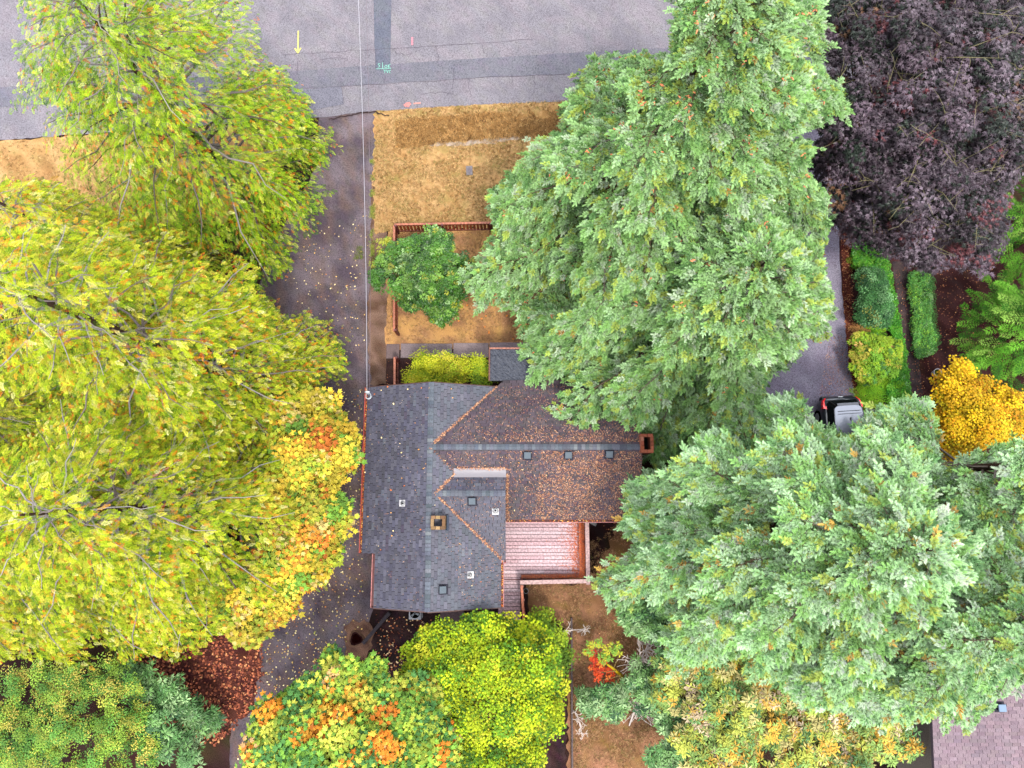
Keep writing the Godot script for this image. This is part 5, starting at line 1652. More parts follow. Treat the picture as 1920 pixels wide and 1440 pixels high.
func build_small() -> void:
	rng.seed = 41
	# heat pump south of the house
	var a := P(778, 1152, 0.7)
	var ac := thing("heat_pump", "white heat pump with round black fan grille at the south wall", "heat pump", Vector3(a.x, 0, a.z - 0.05))
	var mb := MB.new()
	mb.box(Vector3(a.x, 0.36, a.z - 0.05), Vector3(0.26, 0.34, 0.26), K(214, 218, 224, 0.2), Basis.IDENTITY, 0.02)
	part(ac, "cabinet", mb.mesh(), mat["plain"])
	var gr := MB.new()
	gr.tube([Vector3(a.x, 0.695, a.z - 0.05), Vector3(a.x, 0.712, a.z - 0.05)], 0.215, 0.21, 28, K(22, 26, 32, 0.2))
	part(ac, "fan_well", gr.mesh(), mat["dark"])
	for i in 3:
		var bm := MB.new()
		var w := TAU * i / 3.0 + 0.5
		var d := Vector3(cos(w), 0, sin(w))
		var s := Vector3(-sin(w), 0, cos(w))
		var o := Vector3(a.x, 0.718, a.z - 0.05)
		bm.quad(o + d * 0.03 - s * 0.03, o + d * 0.17 - s * 0.075, o + d * 0.18 + s * 0.02, o + d * 0.03 + s * 0.03, K(150, 154, 162, 0.28))
		part(ac, "fan_blade", bm.mesh(), mat["plain"])
	# timber laid from the corner of the house to the pit
	var p := P(731, 1148, 0.12)
	var q := P(681, 1206, 0.12)
	var tm := thing("timber_edging", "dark weathered timber lying slantwise from the house to the pit", "timber", Vector3(p.x, 0, p.z))
	var tb := MB.new()
	tb.box((p + q) / 2, Vector3(0.075, 0.1, p.distance_to(q) / 2), K(72, 66, 70, 0.27), frame(q - p, Vector3.UP), 0.012)
	part(tm, "beam", tb.mesh(), mat["wood"])
	# board edging in the back yard
	var e0 := P(1071, 1158, 0.1)
	var e1 := P(1074, 1470, 0.1)
	var ed := thing("board_edging", "thin grey board edging dividing bark bed and back yard", "edging", Vector3(e0.x, 0, e0.z))
	for i in 4:
		var u := e0.lerp(e1, i / 4.0)
		var w := e0.lerp(e1, (i + 1) / 4.0)
		var bm := MB.new()
		bm.box((u + w) / 2 + Vector3(rr(-0.02, 0.02), 0, 0), Vector3(0.035, 0.1, u.distance_to(w) / 2 - 0.004), K(112, 100, 100, 0.27), frame(w - u, Vector3.UP), 0.006)
		part(ed, "board", bm.mesh(), mat["wood"])
	# water meter lid in the lawn
	var mp := P(880, 320, 0.03)
	var ml := thing("meter_box", "grey oval-lidded meter box sunk in the golden lawn", "meter box", Vector3(mp.x, 0, mp.z))
	var mm := MB.new()
	mm.box(mp + Vector3(0, 0.012, 0), Vector3(0.16, 0.03, 0.24), K(150, 142, 146, 0.28), Basis(Vector3.UP, 0.06), 0.02)
	part(ml, "frame", mm.mesh(), mat["concrete"])
	var lid := MB.new()
	var lp := []
	for i in 16:
		var w := TAU * i / 16
		lp.append(mp + Basis(Vector3.UP, 0.06) * Vector3(0.095 * cos(w), 0.05, 0.165 * sin(w)))
	for i in 16:
		lid.tri(mp + Vector3(0, 0.05, 0), lp[i], lp[(i + 1) % 16], K(134, 128, 136, 0.28))
		lid.quad(lp[i], lp[(i + 1) % 16], lp[(i + 1) % 16] * 1.0 - Vector3(0, 0.012, 0), lp[i] - Vector3(0, 0.012, 0), K(70, 66, 70, 0.28))
	part(ml, "lid", lid.mesh(), mat["concrete"])
	# overhead cables from the service mast across the street
	for c in [[P(688, 736, 3.5), P(665, -160, 6.5), 0.011, K(206, 206, 216, 0.2), "white overhead service cable running from the roof corner over the street"], [P(693, 733, 3.45), P(682, -160, 6.3), 0.007, K(120, 110, 116, 0.3), "thin second wire just right of the white overhead cable"]]:
		var pts := []
		for i in 25:
			var t := i / 24.0
			pts.append((c[0] as Vector3).lerp(c[1], t) + Vector3(0, -0.55 * 4.0 * t * (1.0 - t), 0))
		var cm := MB.new()
		cm.tube(pts, c[2], c[2], 6, c[3])
		var cb := part(self, numbered("overhead_cable"), cm.mesh(), mat["plain"])
		tag(cb, c[4], "cable")
	# white ring pot
	var wp := P(1751, 701, 0.0)
	var pot := thing("plant_pot", "round white planter beside the yellow tree", "planter", wp)
	lathe_pot(pot, wp, 0.19, 0.32, K(222, 214, 224, 0.28), K(90, 110, 50, 0.28))
	# small white downspout block
	var db := P(1112, 981, 0.05)
	var dw := MB.new()
	dw.box(db, Vector3(0.16, 0.05, 0.07), K(190, 186, 190, 0.28), Basis(Vector3.UP, -0.5), 0.02)
	var sb := part(self, numbered("splash_block"), dw.mesh(), mat["concrete"])
	tag(sb, "small pale splash block under the gutter right of the deck", "splash block")
	# neighbour's house at the lower right: only its roof shows
	var nx0 := P(1742, 1350, 3.4)
	var nb := thing("neighbour_house", "neighbour's house with mauve grey shingled roof at lower right corner", "house", Vector3(P(1900, 1400, 0).x, 0, P(1900, 1400, 0).z))
	var z0 := P(1800, 1190, 3.2).z
	var z1 := z0 + 9.0
	var x0 := nx0.x
	var fn := func(pp): return 3.0 + 0.3 * (z1 - pp.y) / 9.0 * 3.0
	var poly := poly_of([[x0, z0], [x0 + 10.0, z0], [x0 + 10.0, z1], [x0, z1]])
	var wm := MB.new()
	wm.box(Vector3(x0 + 5.0, 1.4, (z0 + z1) / 2), Vector3(4.6, 1.4, 4.1), K(150, 140, 130, 0.28))
	part(nb, "wall", wm.mesh(), mat["wood"])
	var nr := part(nb, "roof", roof_slab(poly, fn, 0.15, K(120, 110, 118, 0.25)), mat["shingle"])
	single_shingles = 0
	shingles(nr, poly, fn, Vector2(x0, z1), Vector2(1, 0), Vector2(0, -1), [[K(184, 162, 174, 0.19), 3.0], [K(168, 148, 160, 0.19), 3.0], [K(196, 174, 184, 0.19), 1.5], [K(148, 132, 146, 0.19), 0.8]], px_poly([[1780, 1260], [1920, 1230], [1920, 1438], [1760, 1438]], 3.6), 260, 0.13, 0.30, 260)
	var vp := P(1878, 1327, 3.8)
	vp.y = fn.call(Vector2(vp.x, vp.z))
	var vm := MB.new()
	vm.box(vp + Vector3(0, 0.03, 0), Vector3(0.19, 0.006, 0.19), K(60, 60, 70, 0.25))
	vm.box(vp + Vector3(0, 0.1, 0), Vector3(0.11, 0.09, 0.11), K(40, 44, 54, 0.25))
	vm.box(vp + Vector3(0, 0.2, 0), Vector3(0.14, 0.02, 0.13), K(120, 140, 165, 0.3), Basis.IDENTITY, 0.012)
	part(nb, "roof_vent", vm.mesh(), mat["plain"])
	# low shed under the left-hand cedars
	var sx0 := P(-260, 1100, 2.3).x
	var sx1 := P(100, 1100, 2.3).x
	var sz0 := P(50, 1010, 2.3).z
	var sz1 := P(50, 1140, 2.3).z
	var shed := thing("shed", "low outbuilding with dark roof half hidden under the left cedars", "shed", Vector3((sx0 + sx1) / 2, 0, (sz0 + sz1) / 2))
	var sw := MB.new()
	sw.box(Vector3((sx0 + sx1) / 2, 1.1, (sz0 + sz1) / 2), Vector3((sx1 - sx0) / 2 - 0.3, 1.1, (sz1 - sz0) / 2 - 0.3), K(96, 50, 50, 0.27))
	part(shed, "wall", sw.mesh(), mat["wood"])
	var fs := func(pp): return 2.3 + 0.2 * (sz1 - pp.y)
	var spoly := poly_of([[sx0, sz0], [sx1, sz0], [sx1, sz1], [sx0, sz1]])
	var sr := part(shed, "roof", roof_slab(spoly, fs, 0.1, K(60, 56, 64, 0.25)), mat["shingle"])
	single_shingles = 0
	shingles(sr, spoly, fs, Vector2(sx0, sz1), Vector2(1, 0), Vector2(0, -1), [[K(104, 98, 116, 0.30), 2.0], [K(88, 84, 100, 0.30), 2.0]], px_poly([[40, 1080], [98, 1080], [98, 1142], [40, 1142]], 2.3), 40)
	var se := MB.new()
	se.box(Vector3((sx0 + sx1) / 2, 2.26, sz1 + 0.03), Vector3((sx1 - sx0) / 2, 0.07, 0.03), K(196, 150, 160, 0.3))
	part(shed, "gutter", se.mesh(), mat["painted_wood"])

# ---------------------------------------------------------------- what grows there
func outline_of(list: Array, jag := 10.0) -> PackedVector2Array:
	# the outer limit that branches reach, in the direction of each point; limbs stop short or long of it by their own luck
	var out := PackedVector2Array()
	for i in list.size():
		var a := Vector2(list[i][0], list[i][1])
		var b := Vector2(list[(i + 1) % list.size()][0], list[(i + 1) % list.size()][1])
		var n := maxi(1, int(a.distance_to(b) / 16.0))
		var side := (b - a).normalized().orthogonal()
		for j in n:
			var p := a.lerp(b, float(j) / n)
			out.append(p + side * nf.get_noise_2d(p.x * 0.9, p.y * 0.9) * jag)
	return out

func build_plants() -> void:
	var spruce: Array[ArrayMesh] = [spruce_spray(11), spruce_spray(12), spruce_spray(13), spruce_spray(14)]
	var cedar: Array[ArrayMesh] = [cedar_frond(21, 0.36, 0.4, 0.062), cedar_frond(22, 0.42, 0.3, 0.06), cedar_frond(23, 0.33, 0.5, 0.065), cedar_frond(24, 0.4, 0.2, 0.06)]

	# ---- tall spruces
	var sp_pal := [[K(150, 192, 122, 0.35), 4.0], [K(130, 178, 96, 0.35), 3.0], [K(166, 204, 146, 0.35), 2.2], [K(166, 190, 84, 0.35), 1.4], [K(196, 220, 180, 0.28), 0.7], [K(96, 140, 78, 0.35), 1.5]]
	var sp_pal2 := [[K(158, 202, 138, 0.385), 4.0], [K(138, 188, 104, 0.385), 2.8], [K(178, 214, 164, 0.385), 2.6], [K(176, 198, 92, 0.385), 1.4], [K(204, 226, 192, 0.3), 0.7], [K(108, 154, 96, 0.36), 1.2], [K(220, 180, 90, 0.34), 0.2]]
	var north := [[1060, 250], [1062, 168], [1100, 160], [1100, 106], [1140, 100], [1165, 125], [1186, 84], [1215, 116], [1240, 120], [1262, 92], [1270, -260], [1560, -260], [1555, 90], [1545, 160], [1595, 175], [1560, 225], [1540, 290], [1510, 320], [1562, 370], [1540, 395], [1572, 430], [1540, 470], [1560, 560], [1570, 605], [1500, 608], [1515, 650], [1480, 680], [1440, 720], [1410, 780], [1330, 850], [1260, 870], [1225, 880], [1205, 850], [1170, 812], [1130, 846], [1060, 820], [1000, 818], [975, 770], [945, 715], [965, 650], [960, 600], [985, 560], [930, 570], [870, 548], [905, 490], [930, 440], [912, 370], [975, 310], [1000, 240]]
	var a1 := thing("spruce_tree", "tallest green spruce with orange cones, reaching over the street at top", "spruce tree", P(1178, 440, 0), "tall spruces")
	conifer(a1, P(1178, 440, 0), {"seed": 101, "extra": [[874, 548, 3.2], [908, 480, 3.6], [915, 375, 4.2], [980, 310, 4.5], [1064, 170, 6.0], [1102, 108, 7.0], [1186, 86, 8.0], [1594, 177, 9.0], [1571, 430, 6.0], [955, 600, 2.6]], "height": 16.5, "low": 2.6, "reach": 9.2, "bare": 0.3, "limbs": 105, "droop": 0.34, "rise": 0.1, "power": 0.72, "palette": sp_pal, "twig": 1.2, "gap": 0.125, "step": 0.16, "size": 1.0, "vary": 0.5, "bark": K(92, 78, 68, 0.17), "limb_col": K(150, 128, 98, 0.17), "limb_col2": K(176, 166, 150, 0.17), "trunk": 0.36, "outline": outline_of(north), "cones": 0.05, "dip": -0.16, "dead": 0.006, "dead_palette": [[K(206, 150, 70, 0.24), 1.0]]}, spruce, mat["needles"])
	var a2 := thing("spruce_tree", "green spruce drooping over the north roof slope of the house", "spruce tree", P(1270, 650, 0), "tall spruces")
	conifer(a2, P(1262, 655, 0), {"seed": 102, "extra": [[1205, 850, 2.8], [1132, 844, 2.8], [1060, 822, 3.0], [1000, 815, 3.2], [1568, 605, 4.0], [1515, 650, 3.4], [975, 690, 3.0], [1260, 868, 2.4]], "height": 12.0, "low": 2.2, "reach": 7.2, "bare": 0.3, "limbs": 84, "droop": 0.36, "rise": 0.1, "power": 0.78, "palette": sp_pal, "twig": 1.2, "gap": 0.125, "step": 0.16, "size": 1.0, "vary": 0.5, "bark": K(92, 78, 68, 0.17), "limb_col": K(150, 128, 98, 0.17), "limb_col2": K(176, 166, 150, 0.17), "trunk": 0.3, "outline": outline_of(north), "cones": 0.02, "dip": -0.18}, spruce, mat["needles"])
	var south := [[1105, 1112], [1160, 1068], [1200, 1045], [1160, 985], [1165, 945], [1180, 930], [1150, 915], [1172, 890], [1225, 885], [1275, 860], [1310, 800], [1360, 745], [1400, 745], [1440, 730], [1490, 695], [1502, 730], [1520, 790], [1560, 810], [1600, 818], [1625, 790], [1650, 755], [1690, 770], [1700, 745], [1760, 752], [1735, 800], [1770, 880], [1800, 850], [1850, 850], [1900, 826], [2150, 800], [2200, 1250], [1935, 1225], [1905, 1262], [1925, 1290], [1870, 1265], [1830, 1245], [1900, 1330], [1840, 1300], [1795, 1310], [1850, 1360], [1790, 1345], [1760, 1320], [1745, 1362], [1700, 1330], [1660, 1370], [1600, 1350], [1560, 1330], [1500, 1335], [1460, 1280], [1400, 1290], [1350, 1255], [1290, 1250], [1245, 1235], [1262, 1180], [1240, 1150], [1212, 1140], [1225, 1100], [1170, 1118]]
	var d1 := thing("spruce_tree", "broad blue green spruce with a long limb pointing at the deck", "spruce tree", P(1352, 985, 0), "tall spruces")
	conifer(d1, P(1352, 985, 0), {"seed": 103, "extra": [[1122, 1116, 2.6], [1172, 950, 3.0], [1178, 1056, 2.8], [1196, 896, 3.2], [1250, 1150, 2.6]], "height": 15.5, "low": 2.2, "reach": 7.6, "bare": 0.3, "limbs": 110, "droop": 0.3, "rise": 0.08, "power": 0.75, "palette": sp_pal2, "twig": 1.2, "gap": 0.125, "step": 0.16, "size": 1.0, "vary": 0.5, "bark": K(96, 84, 74, 0.17), "limb_col": K(150, 128, 98, 0.17), "limb_col2": K(190, 180, 170, 0.17), "trunk": 0.34, "outline": outline_of(south), "dip": -0.12, "dead": 0.012, "dead_palette": [[K(214, 170, 80, 0.24), 1.0]]}, spruce, mat["needles"])
	var d2 := thing("spruce_tree", "pale blue green spruce hanging over the neighbour's mauve roof", "spruce tree", P(1500, 1080, 0), "tall spruces")
	conifer(d2, P(1500, 1080, 0), {"seed": 104, "extra": [[1240, 1232, 3.0], [1928, 1292, 8.0], [1852, 1360, 6.0], [1745, 1362, 5.0], [1600, 1352, 4.0]], "height": 17.0, "low": 2.4, "reach": 7.0, "bare": 0.3, "limbs": 105, "droop": 0.34, "rise": 0.08, "power": 0.75, "palette": sp_pal2, "twig": 1.2, "gap": 0.125, "step": 0.16, "size": 1.0, "vary": 0.5, "bark": K(96, 84, 74, 0.17), "limb_col": K(150, 128, 98, 0.17), "limb_col2": K(190, 180, 170, 0.17), "trunk": 0.34, "outline": outline_of(south), "dip": -0.2, "dead": 0.012, "dead_palette": [[K(214, 170, 80, 0.24), 1.0]]}, spruce, mat["needles"])
	var d3 := thing("spruce_tree", "blue green spruce whose limbs cover the parked car", "spruce tree", P(1535, 900, 0), "tall spruces")
	conifer(d3, P(1535, 900, 0), {"seed": 105, "extra": [[1700, 755, 6.0], [1742, 762, 6.5], [1655, 765, 5.0]], "height": 15.0, "low": 2.2, "reach": 6.4, "bare": 0.3, "limbs": 100, "droop": 0.3, "rise": 0.08, "power": 0.75, "palette": sp_pal2, "twig": 1.2, "gap": 0.125, "step": 0.16, "size": 1.0, "vary": 0.5, "bark": K(96, 84, 74, 0.17), "limb_col": K(150, 128, 98, 0.17), "limb_col2": K(190, 180, 170, 0.17), "trunk": 0.32, "outline": outline_of(south), "cones": 0.008, "dip": -0.12}, spruce, mat["needles"])

	# ---- golden green cedars on the left
	var ce_pal := [[K(170, 202, 38, 0.30), 4.0], [K(138, 182, 34, 0.29), 3.0], [K(206, 214, 78, 0.30), 2.0], [K(76, 122, 28, 0.25), 2.8], [K(220, 226, 136, 0.30), 0.4]]
	var ce_pal_y := [[K(190, 204, 40, 0.30), 4.0], [K(160, 188, 36, 0.29), 3.0], [K(222, 216, 80, 0.31), 2.2], [K(92, 132, 30, 0.25), 2.8], [K(232, 228, 150, 0.30), 0.6], [K(208, 158, 46, 0.29), 0.5]]
	var ce_dead := [[K(214, 122, 30, 0.3), 3.0], [K(186, 90, 34, 0.3), 2.0], [K(226, 160, 50, 0.3), 1.0]]
	var nw := [[-260, -260], [500, -260], [488, 60], [492, 100], [520, 108], [548, 128], [545, 160], [568, 172], [580, 178], [578, 215], [612, 205], [600, 240], [636, 246], [612, 285], [620, 300], [605, 355], [624, 375], [600, 400], [602, 430], [560, 455], [566, 478], [540, 470], [548, 505], [515, 532], [480, 505], [450, 470], [410, 475], [340, 462], [290, 448], [220, 430], [160, 395], [110, 350], [105, 290], [130, 255], [60, 232], [80, 190], [20, 160], [-30, 120], [-260, 60]]
	var c1 := thing("cedar_tree", "lime green cedar at top left with orange dying fronds", "cedar tree", P(470, 372, 0), "golden cedars along the driveway")
	conifer(c1, P(470, 372, 0), {"seed": 201, "extra": [[636, 247, 2.6], [548, 130, 4.0], [580, 180, 3.4], [516, 530, 1.8], [622, 375, 2.4], [18, 158, 7.0], [62, 232, 6.0]], "height": 14.0, "low": 1.2, "reach": 7.2, "limbs": 115, "droop": 0.42, "rise": 0.22, "power": 0.62, "palette": ce_pal, "twig": 1.0, "gap": 0.115, "step": 0.14, "size": 0.6, "tone": 0.5, "wild": 0.8, "vary": 0.5, "draw_twigs": false, "hang": -0.16, "dip": -0.2, "bark": K(120, 100, 84, 0.17), "limb_col": K(206, 200, 190, 0.25), "limb_col2": K(130, 116, 100, 0.17), "limb_parts": true, "trunk": 0.3, "outline": outline_of(nw), "dead": 0.13, "dead_palette": ce_dead, "bare": 0.36}, cedar, mat["fronds"])
	var w_out := [[-300, 330], [0, 340], [50, 332], [120, 340], [180, 375], [230, 402], [300, 412], [380, 440], [430, 470], [488, 496], [500, 545], [525, 585], [545, 600], [600, 578], [635, 600], [640, 640], [660, 680], [640, 705], [600, 720], [640, 770], [560, 800], [540, 900], [580, 1000], [600, 1060], [620, 1085], [610, 1120], [560, 1100], [520, 1140], [470, 1170], [420, 1190], [390, 1215], [330, 1245], [270, 1235], [190, 1270], [100, 1245], [0, 1240], [-300, 1280]]
	var c2 := thing("cedar_tree", "tallest golden cedar on the left edge with lichen grey limbs", "cedar tree", P(500, 770, 0), "golden cedars along the driveway")
	conifer(c2, P(500, 745, 0), {"seed": 202, "extra": [[657, 680, 2.4], [637, 605, 2.4], [600, 580, 2.6], [500, 545, 3.0]], "height": 17.5, "low": 1.2, "reach": 5.2, "limbs": 130, "droop": 0.42, "rise": 0.22, "power": 0.55, "palette": ce_pal_y, "twig": 1.0, "gap": 0.115, "step": 0.14, "size": 0.6, "tone": 0.5, "wild": 0.8, "vary": 0.5, "draw_twigs": false, "hang": -0.16, "dip": -0.2, "bark": K(120, 100, 84, 0.17), "limb_col": K(212, 206, 202, 0.26), "limb_col2": K(160, 146, 132, 0.22), "limb_parts": true, "trunk": 0.34, "outline": outline_of(w_out), "dead": 0.13, "dead_palette": ce_dead, "bare": 0.36}, cedar, mat["fronds"])
	var c3 := thing("cedar_tree", "yellow green cedar behind the gold maple, lower left", "cedar tree", P(470, 960, 0), "golden cedars along the driveway")
	conifer(c3, P(455, 955, 0), {"seed": 203, "height": 14.0, "low": 1.0, "reach": 6.8, "limbs": 120, "droop": 0.42, "rise": 0.2, "power": 0.6, "palette": ce_pal_y, "twig": 1.0, "gap": 0.115, "step": 0.14, "size": 0.6, "tone": 0.5, "wild": 0.8, "vary": 0.5, "draw_twigs": false, "hang": -0.16, "dip": -0.2, "bark": K(120, 100, 84, 0.17), "limb_col": K(212, 206, 202, 0.26), "limb_col2": K(160, 146, 132, 0.22), "limb_parts": true, "trunk": 0.32, "outline": outline_of(w_out), "dead": 0.08, "dead_palette": ce_dead, "bare": 0.36}, cedar, mat["fronds"])
	var c4 := thing("cedar_tree", "golden cedar at the left edge above the lower left shrubs", "cedar tree", P(250, 1060, 0), "golden cedars along the driveway")
	conifer(c4, P(215, 1010, 0), {"seed": 204, "height": 11.0, "low": 1.0, "reach": 6.6, "limbs": 120, "droop": 0.42, "rise": 0.2, "power": 0.6, "palette": ce_pal_y, "twig": 1.0, "gap": 0.115, "step": 0.14, "size": 0.6, "tone": 0.5, "wild": 0.8, "vary": 0.5, "draw_twigs": false, "hang": -0.16, "dip": -0.2, "bark": K(120, 100, 84, 0.17), "limb_col": K(212, 206, 202, 0.26), "limb_col2": K(160, 146, 132, 0.22), "limb_parts": true, "trunk": 0.28, "outline": outline_of(w_out), "dead": 0.06, "dead_palette": ce_dead, "bare": 0.36}, cedar, mat["fronds"])

	var c5 := thing("cedar_tree", "golden cedar on the left edge between the tallest cedar and the shed", "cedar tree", P(130, 800, 0), "golden cedars along the driveway")
	conifer(c5, P(130, 800, 0), {"seed": 205, "height": 8.5, "low": 0.8, "reach": 5.0, "limbs": 90, "droop": 0.42, "rise": 0.2, "power": 0.6, "palette": ce_pal_y, "twig": 1.0, "gap": 0.115, "step": 0.14, "size": 0.6, "tone": 0.5, "wild": 0.8, "vary": 0.5, "draw_twigs": false, "hang": -0.16, "dip": -0.2, "bark": K(120, 100, 84, 0.17), "limb_col": K(212, 206, 202, 0.26), "limb_col2": K(160, 146, 132, 0.22), "limb_parts": true, "trunk": 0.24, "outline": outline_of(w_out), "dead": 0.08, "dead_palette": ce_dead, "bare": 0.3}, cedar, mat["fronds"])

	var c6 := thing("cedar_tree", "golden cedar between the top left cedar and the tallest one", "cedar tree", P(330, 560, 0), "golden cedars along the driveway")
	conifer(c6, P(330, 575, 0), {"seed": 206, "height": 12.0, "low": 1.0, "reach": 5.6, "limbs": 110, "droop": 0.42, "rise": 0.2, "power": 0.6, "palette": ce_pal_y, "twig": 1.0, "gap": 0.115, "step": 0.14, "size": 0.6, "tone": 0.5, "wild": 0.8, "vary": 0.5, "draw_twigs": false, "hang": -0.16, "dip": -0.2, "bark": K(120, 100, 84, 0.27), "limb_col": K(212, 206, 202, 0.26), "limb_col2": K(160, 146, 132, 0.22), "limb_parts": true, "trunk": 0.28, "outline": outline_of(w_out), "dead": 0.13, "dead_palette": ce_dead, "bare": 0.3}, cedar, mat["fronds"])

	# ---- bright green feathery trees on the right edge
	var gf := [[K(120, 186, 60, 0.252), 4.0], [K(92, 160, 44, 0.252), 3.0], [K(158, 206, 92, 0.252), 2.0], [K(60, 116, 36, 0.252), 1.5]]
	var bigf: Array[ArrayMesh] = [cedar_frond(31, 0.85, 0.25), cedar_frond(32, 0.95, 0.18), cedar_frond(33, 0.75, 0.3)]
	var g1 := thing("feathery_cypress", "bright green feathery cypress above the yellow tree", "cypress", P(1860, 640, 0), "bright green cypresses at the right edge")
	conifer(g1, P(1850, 645, 0), {"seed": 301, "height": 5.6, "low": 0.5, "reach": 2.9, "limbs": 34, "bare": 0.3, "vary": 0.5, "droop": 0.28, "rise": 0.25, "power": 0.7, "palette": gf, "twig": 0.8, "gap": 0.36, "step": 0.34, "hang": -0.05, "dip": -0.15, "bark": K(110, 84, 66, 0.17), "limb_col": K(140, 110, 84, 0.17), "limb_col2": K(120, 96, 74, 0.17), "trunk": 0.14, "outline": outline_of([[1768, 615], [1800, 580], [1830, 560], [1850, 520], [1890, 505], [2200, 480], [2200, 780], [1920, 760], [1870, 700], [1830, 690], [1800, 650]])}, bigf, mat["fronds"])
	var g2 := thing("feathery_cypress", "green cypress beside the purple maple at the right edge", "cypress", P(1905, 450, 0), "bright green cypresses at the right edge")
	conifer(g2, P(1885, 470, 0), {"seed": 302, "height": 6.5, "low": 0.5, "reach": 2.6, "limbs": 34, "bare": 0.3, "vary": 0.5, "droop": 0.28, "rise": 0.25, "power": 0.7, "palette": gf, "twig": 0.8, "gap": 0.36, "step": 0.34, "hang": -0.05, "dip": -0.15, "bark": K(110, 84, 66, 0.17), "limb_col": K(140, 110, 84, 0.17), "limb_col2": K(120, 96, 74, 0.17), "trunk": 0.14, "outline": outline_of([[1858, 500], [1880, 440], [1898, 400], [1900, 330], [1925, 290], [2200, 250], [2200, 520], [1900, 520]])}, bigf, mat["fronds"])

	# ---- broadleaved trees
	var palm: Array[ArrayMesh] = [leaf_cluster(41, 1, 9, 0.26, 0.24, 1.0), leaf_cluster(42, 1, 8, 0.26, 0.26, 1.0), leaf_cluster(43, 1, 10, 0.28, 0.22, 1.0)]
	var palm_small: Array[ArrayMesh] = [leaf_cluster(44, 1, 12, 0.2, 0.115, 1.1), leaf_cluster(45, 1, 13, 0.21, 0.11, 1.1)]
	var palm_thin: Array[ArrayMesh] = [leaf_cluster(46, 1, 8, 0.24, 0.26, 1.9), leaf_cluster(47, 1, 8, 0.25, 0.24, 1.9)]
	var oval: Array[ArrayMesh] = [leaf_cluster(51, 0, 9, 0.05, 0.16, 0.065, 0.3), leaf_cluster(52, 0, 10, 0.06, 0.15, 0.06, 0.4)]
	var oval_s: Array[ArrayMesh] = [leaf_cluster(53, 0, 14, 0.12, 0.075, 0.05, 0.5), leaf_cluster(54, 0, 14, 0.13, 0.07, 0.05, 0.5)]
	var rhodo: Array[ArrayMesh] = [leaf_cluster(55, 0, 9, 0.03, 0.2, 0.06, 0.2), leaf_cluster(56, 0, 8, 0.03, 0.22, 0.062, 0.25)]

	var m1 := thing("gold_maple", "yellow and orange maple leaning towards the west gutter of the house", "maple tree", P(630, 935, 0))
	broadleaf(m1, P(628, 932, 0), {"seed": 401, "bark": K(150, 136, 120, 0.17), "trunk": 0.16, "fork": 0.4, "density": 330.0, "palette": [[K(240, 200, 62, 0.24), 4.0], [K(226, 206, 66, 0.24), 3.0], [K(246, 218, 128, 0.24), 1.4], [K(178, 192, 58, 0.24), 2.4], [K(236, 158, 54, 0.24), 1.2], [K(226, 128, 50, 0.24), 0.5]], "palette2": [[K(180, 196, 60, 0.24), 3.0], [K(120, 168, 60, 0.24), 2.0], [K(214, 206, 72, 0.24), 2.0]], "share2": 0.28, "twigs": 5,
		"outline": outline_of([[540, 740], [590, 735], [625, 745], [628, 775], [650, 800], [672, 830], [676, 850], [660, 880], [640, 905], [622, 930], [655, 955], [655, 975], [632, 1010], [632, 1045], [610, 1060], [600, 1088], [560, 1100], [548, 1140], [510, 1172], [478, 1205], [440, 1205], [430, 1180], [400, 1170], [440, 1110], [480, 1060], [500, 1000], [490, 930], [480, 860], [510, 780]], 14.0),
		"lobes": [[600, 850, 5.4, 1.25], [635, 850, 4.8, 0.9], [570, 790, 5.2, 1.1], [610, 775, 4.6, 0.8], [560, 860, 5.8, 1.1], [600, 960, 5.4, 1.1], [555, 930, 5.8, 1.1], [560, 1000, 5.6, 1.1], [610, 1020, 4.4, 0.8], [530, 1060, 5.2, 1.1], [575, 1070, 4.6, 0.8], [500, 1120, 4.8, 1.0], [460, 1150, 4.6, 0.9], [525, 1125, 4.2, 0.8]]}, palm, mat["leaves"])

	var pm := thing("purple_maple", "large dark purple leaved maple at top right with lichened twigs", "maple tree", P(1640, 350, 0))
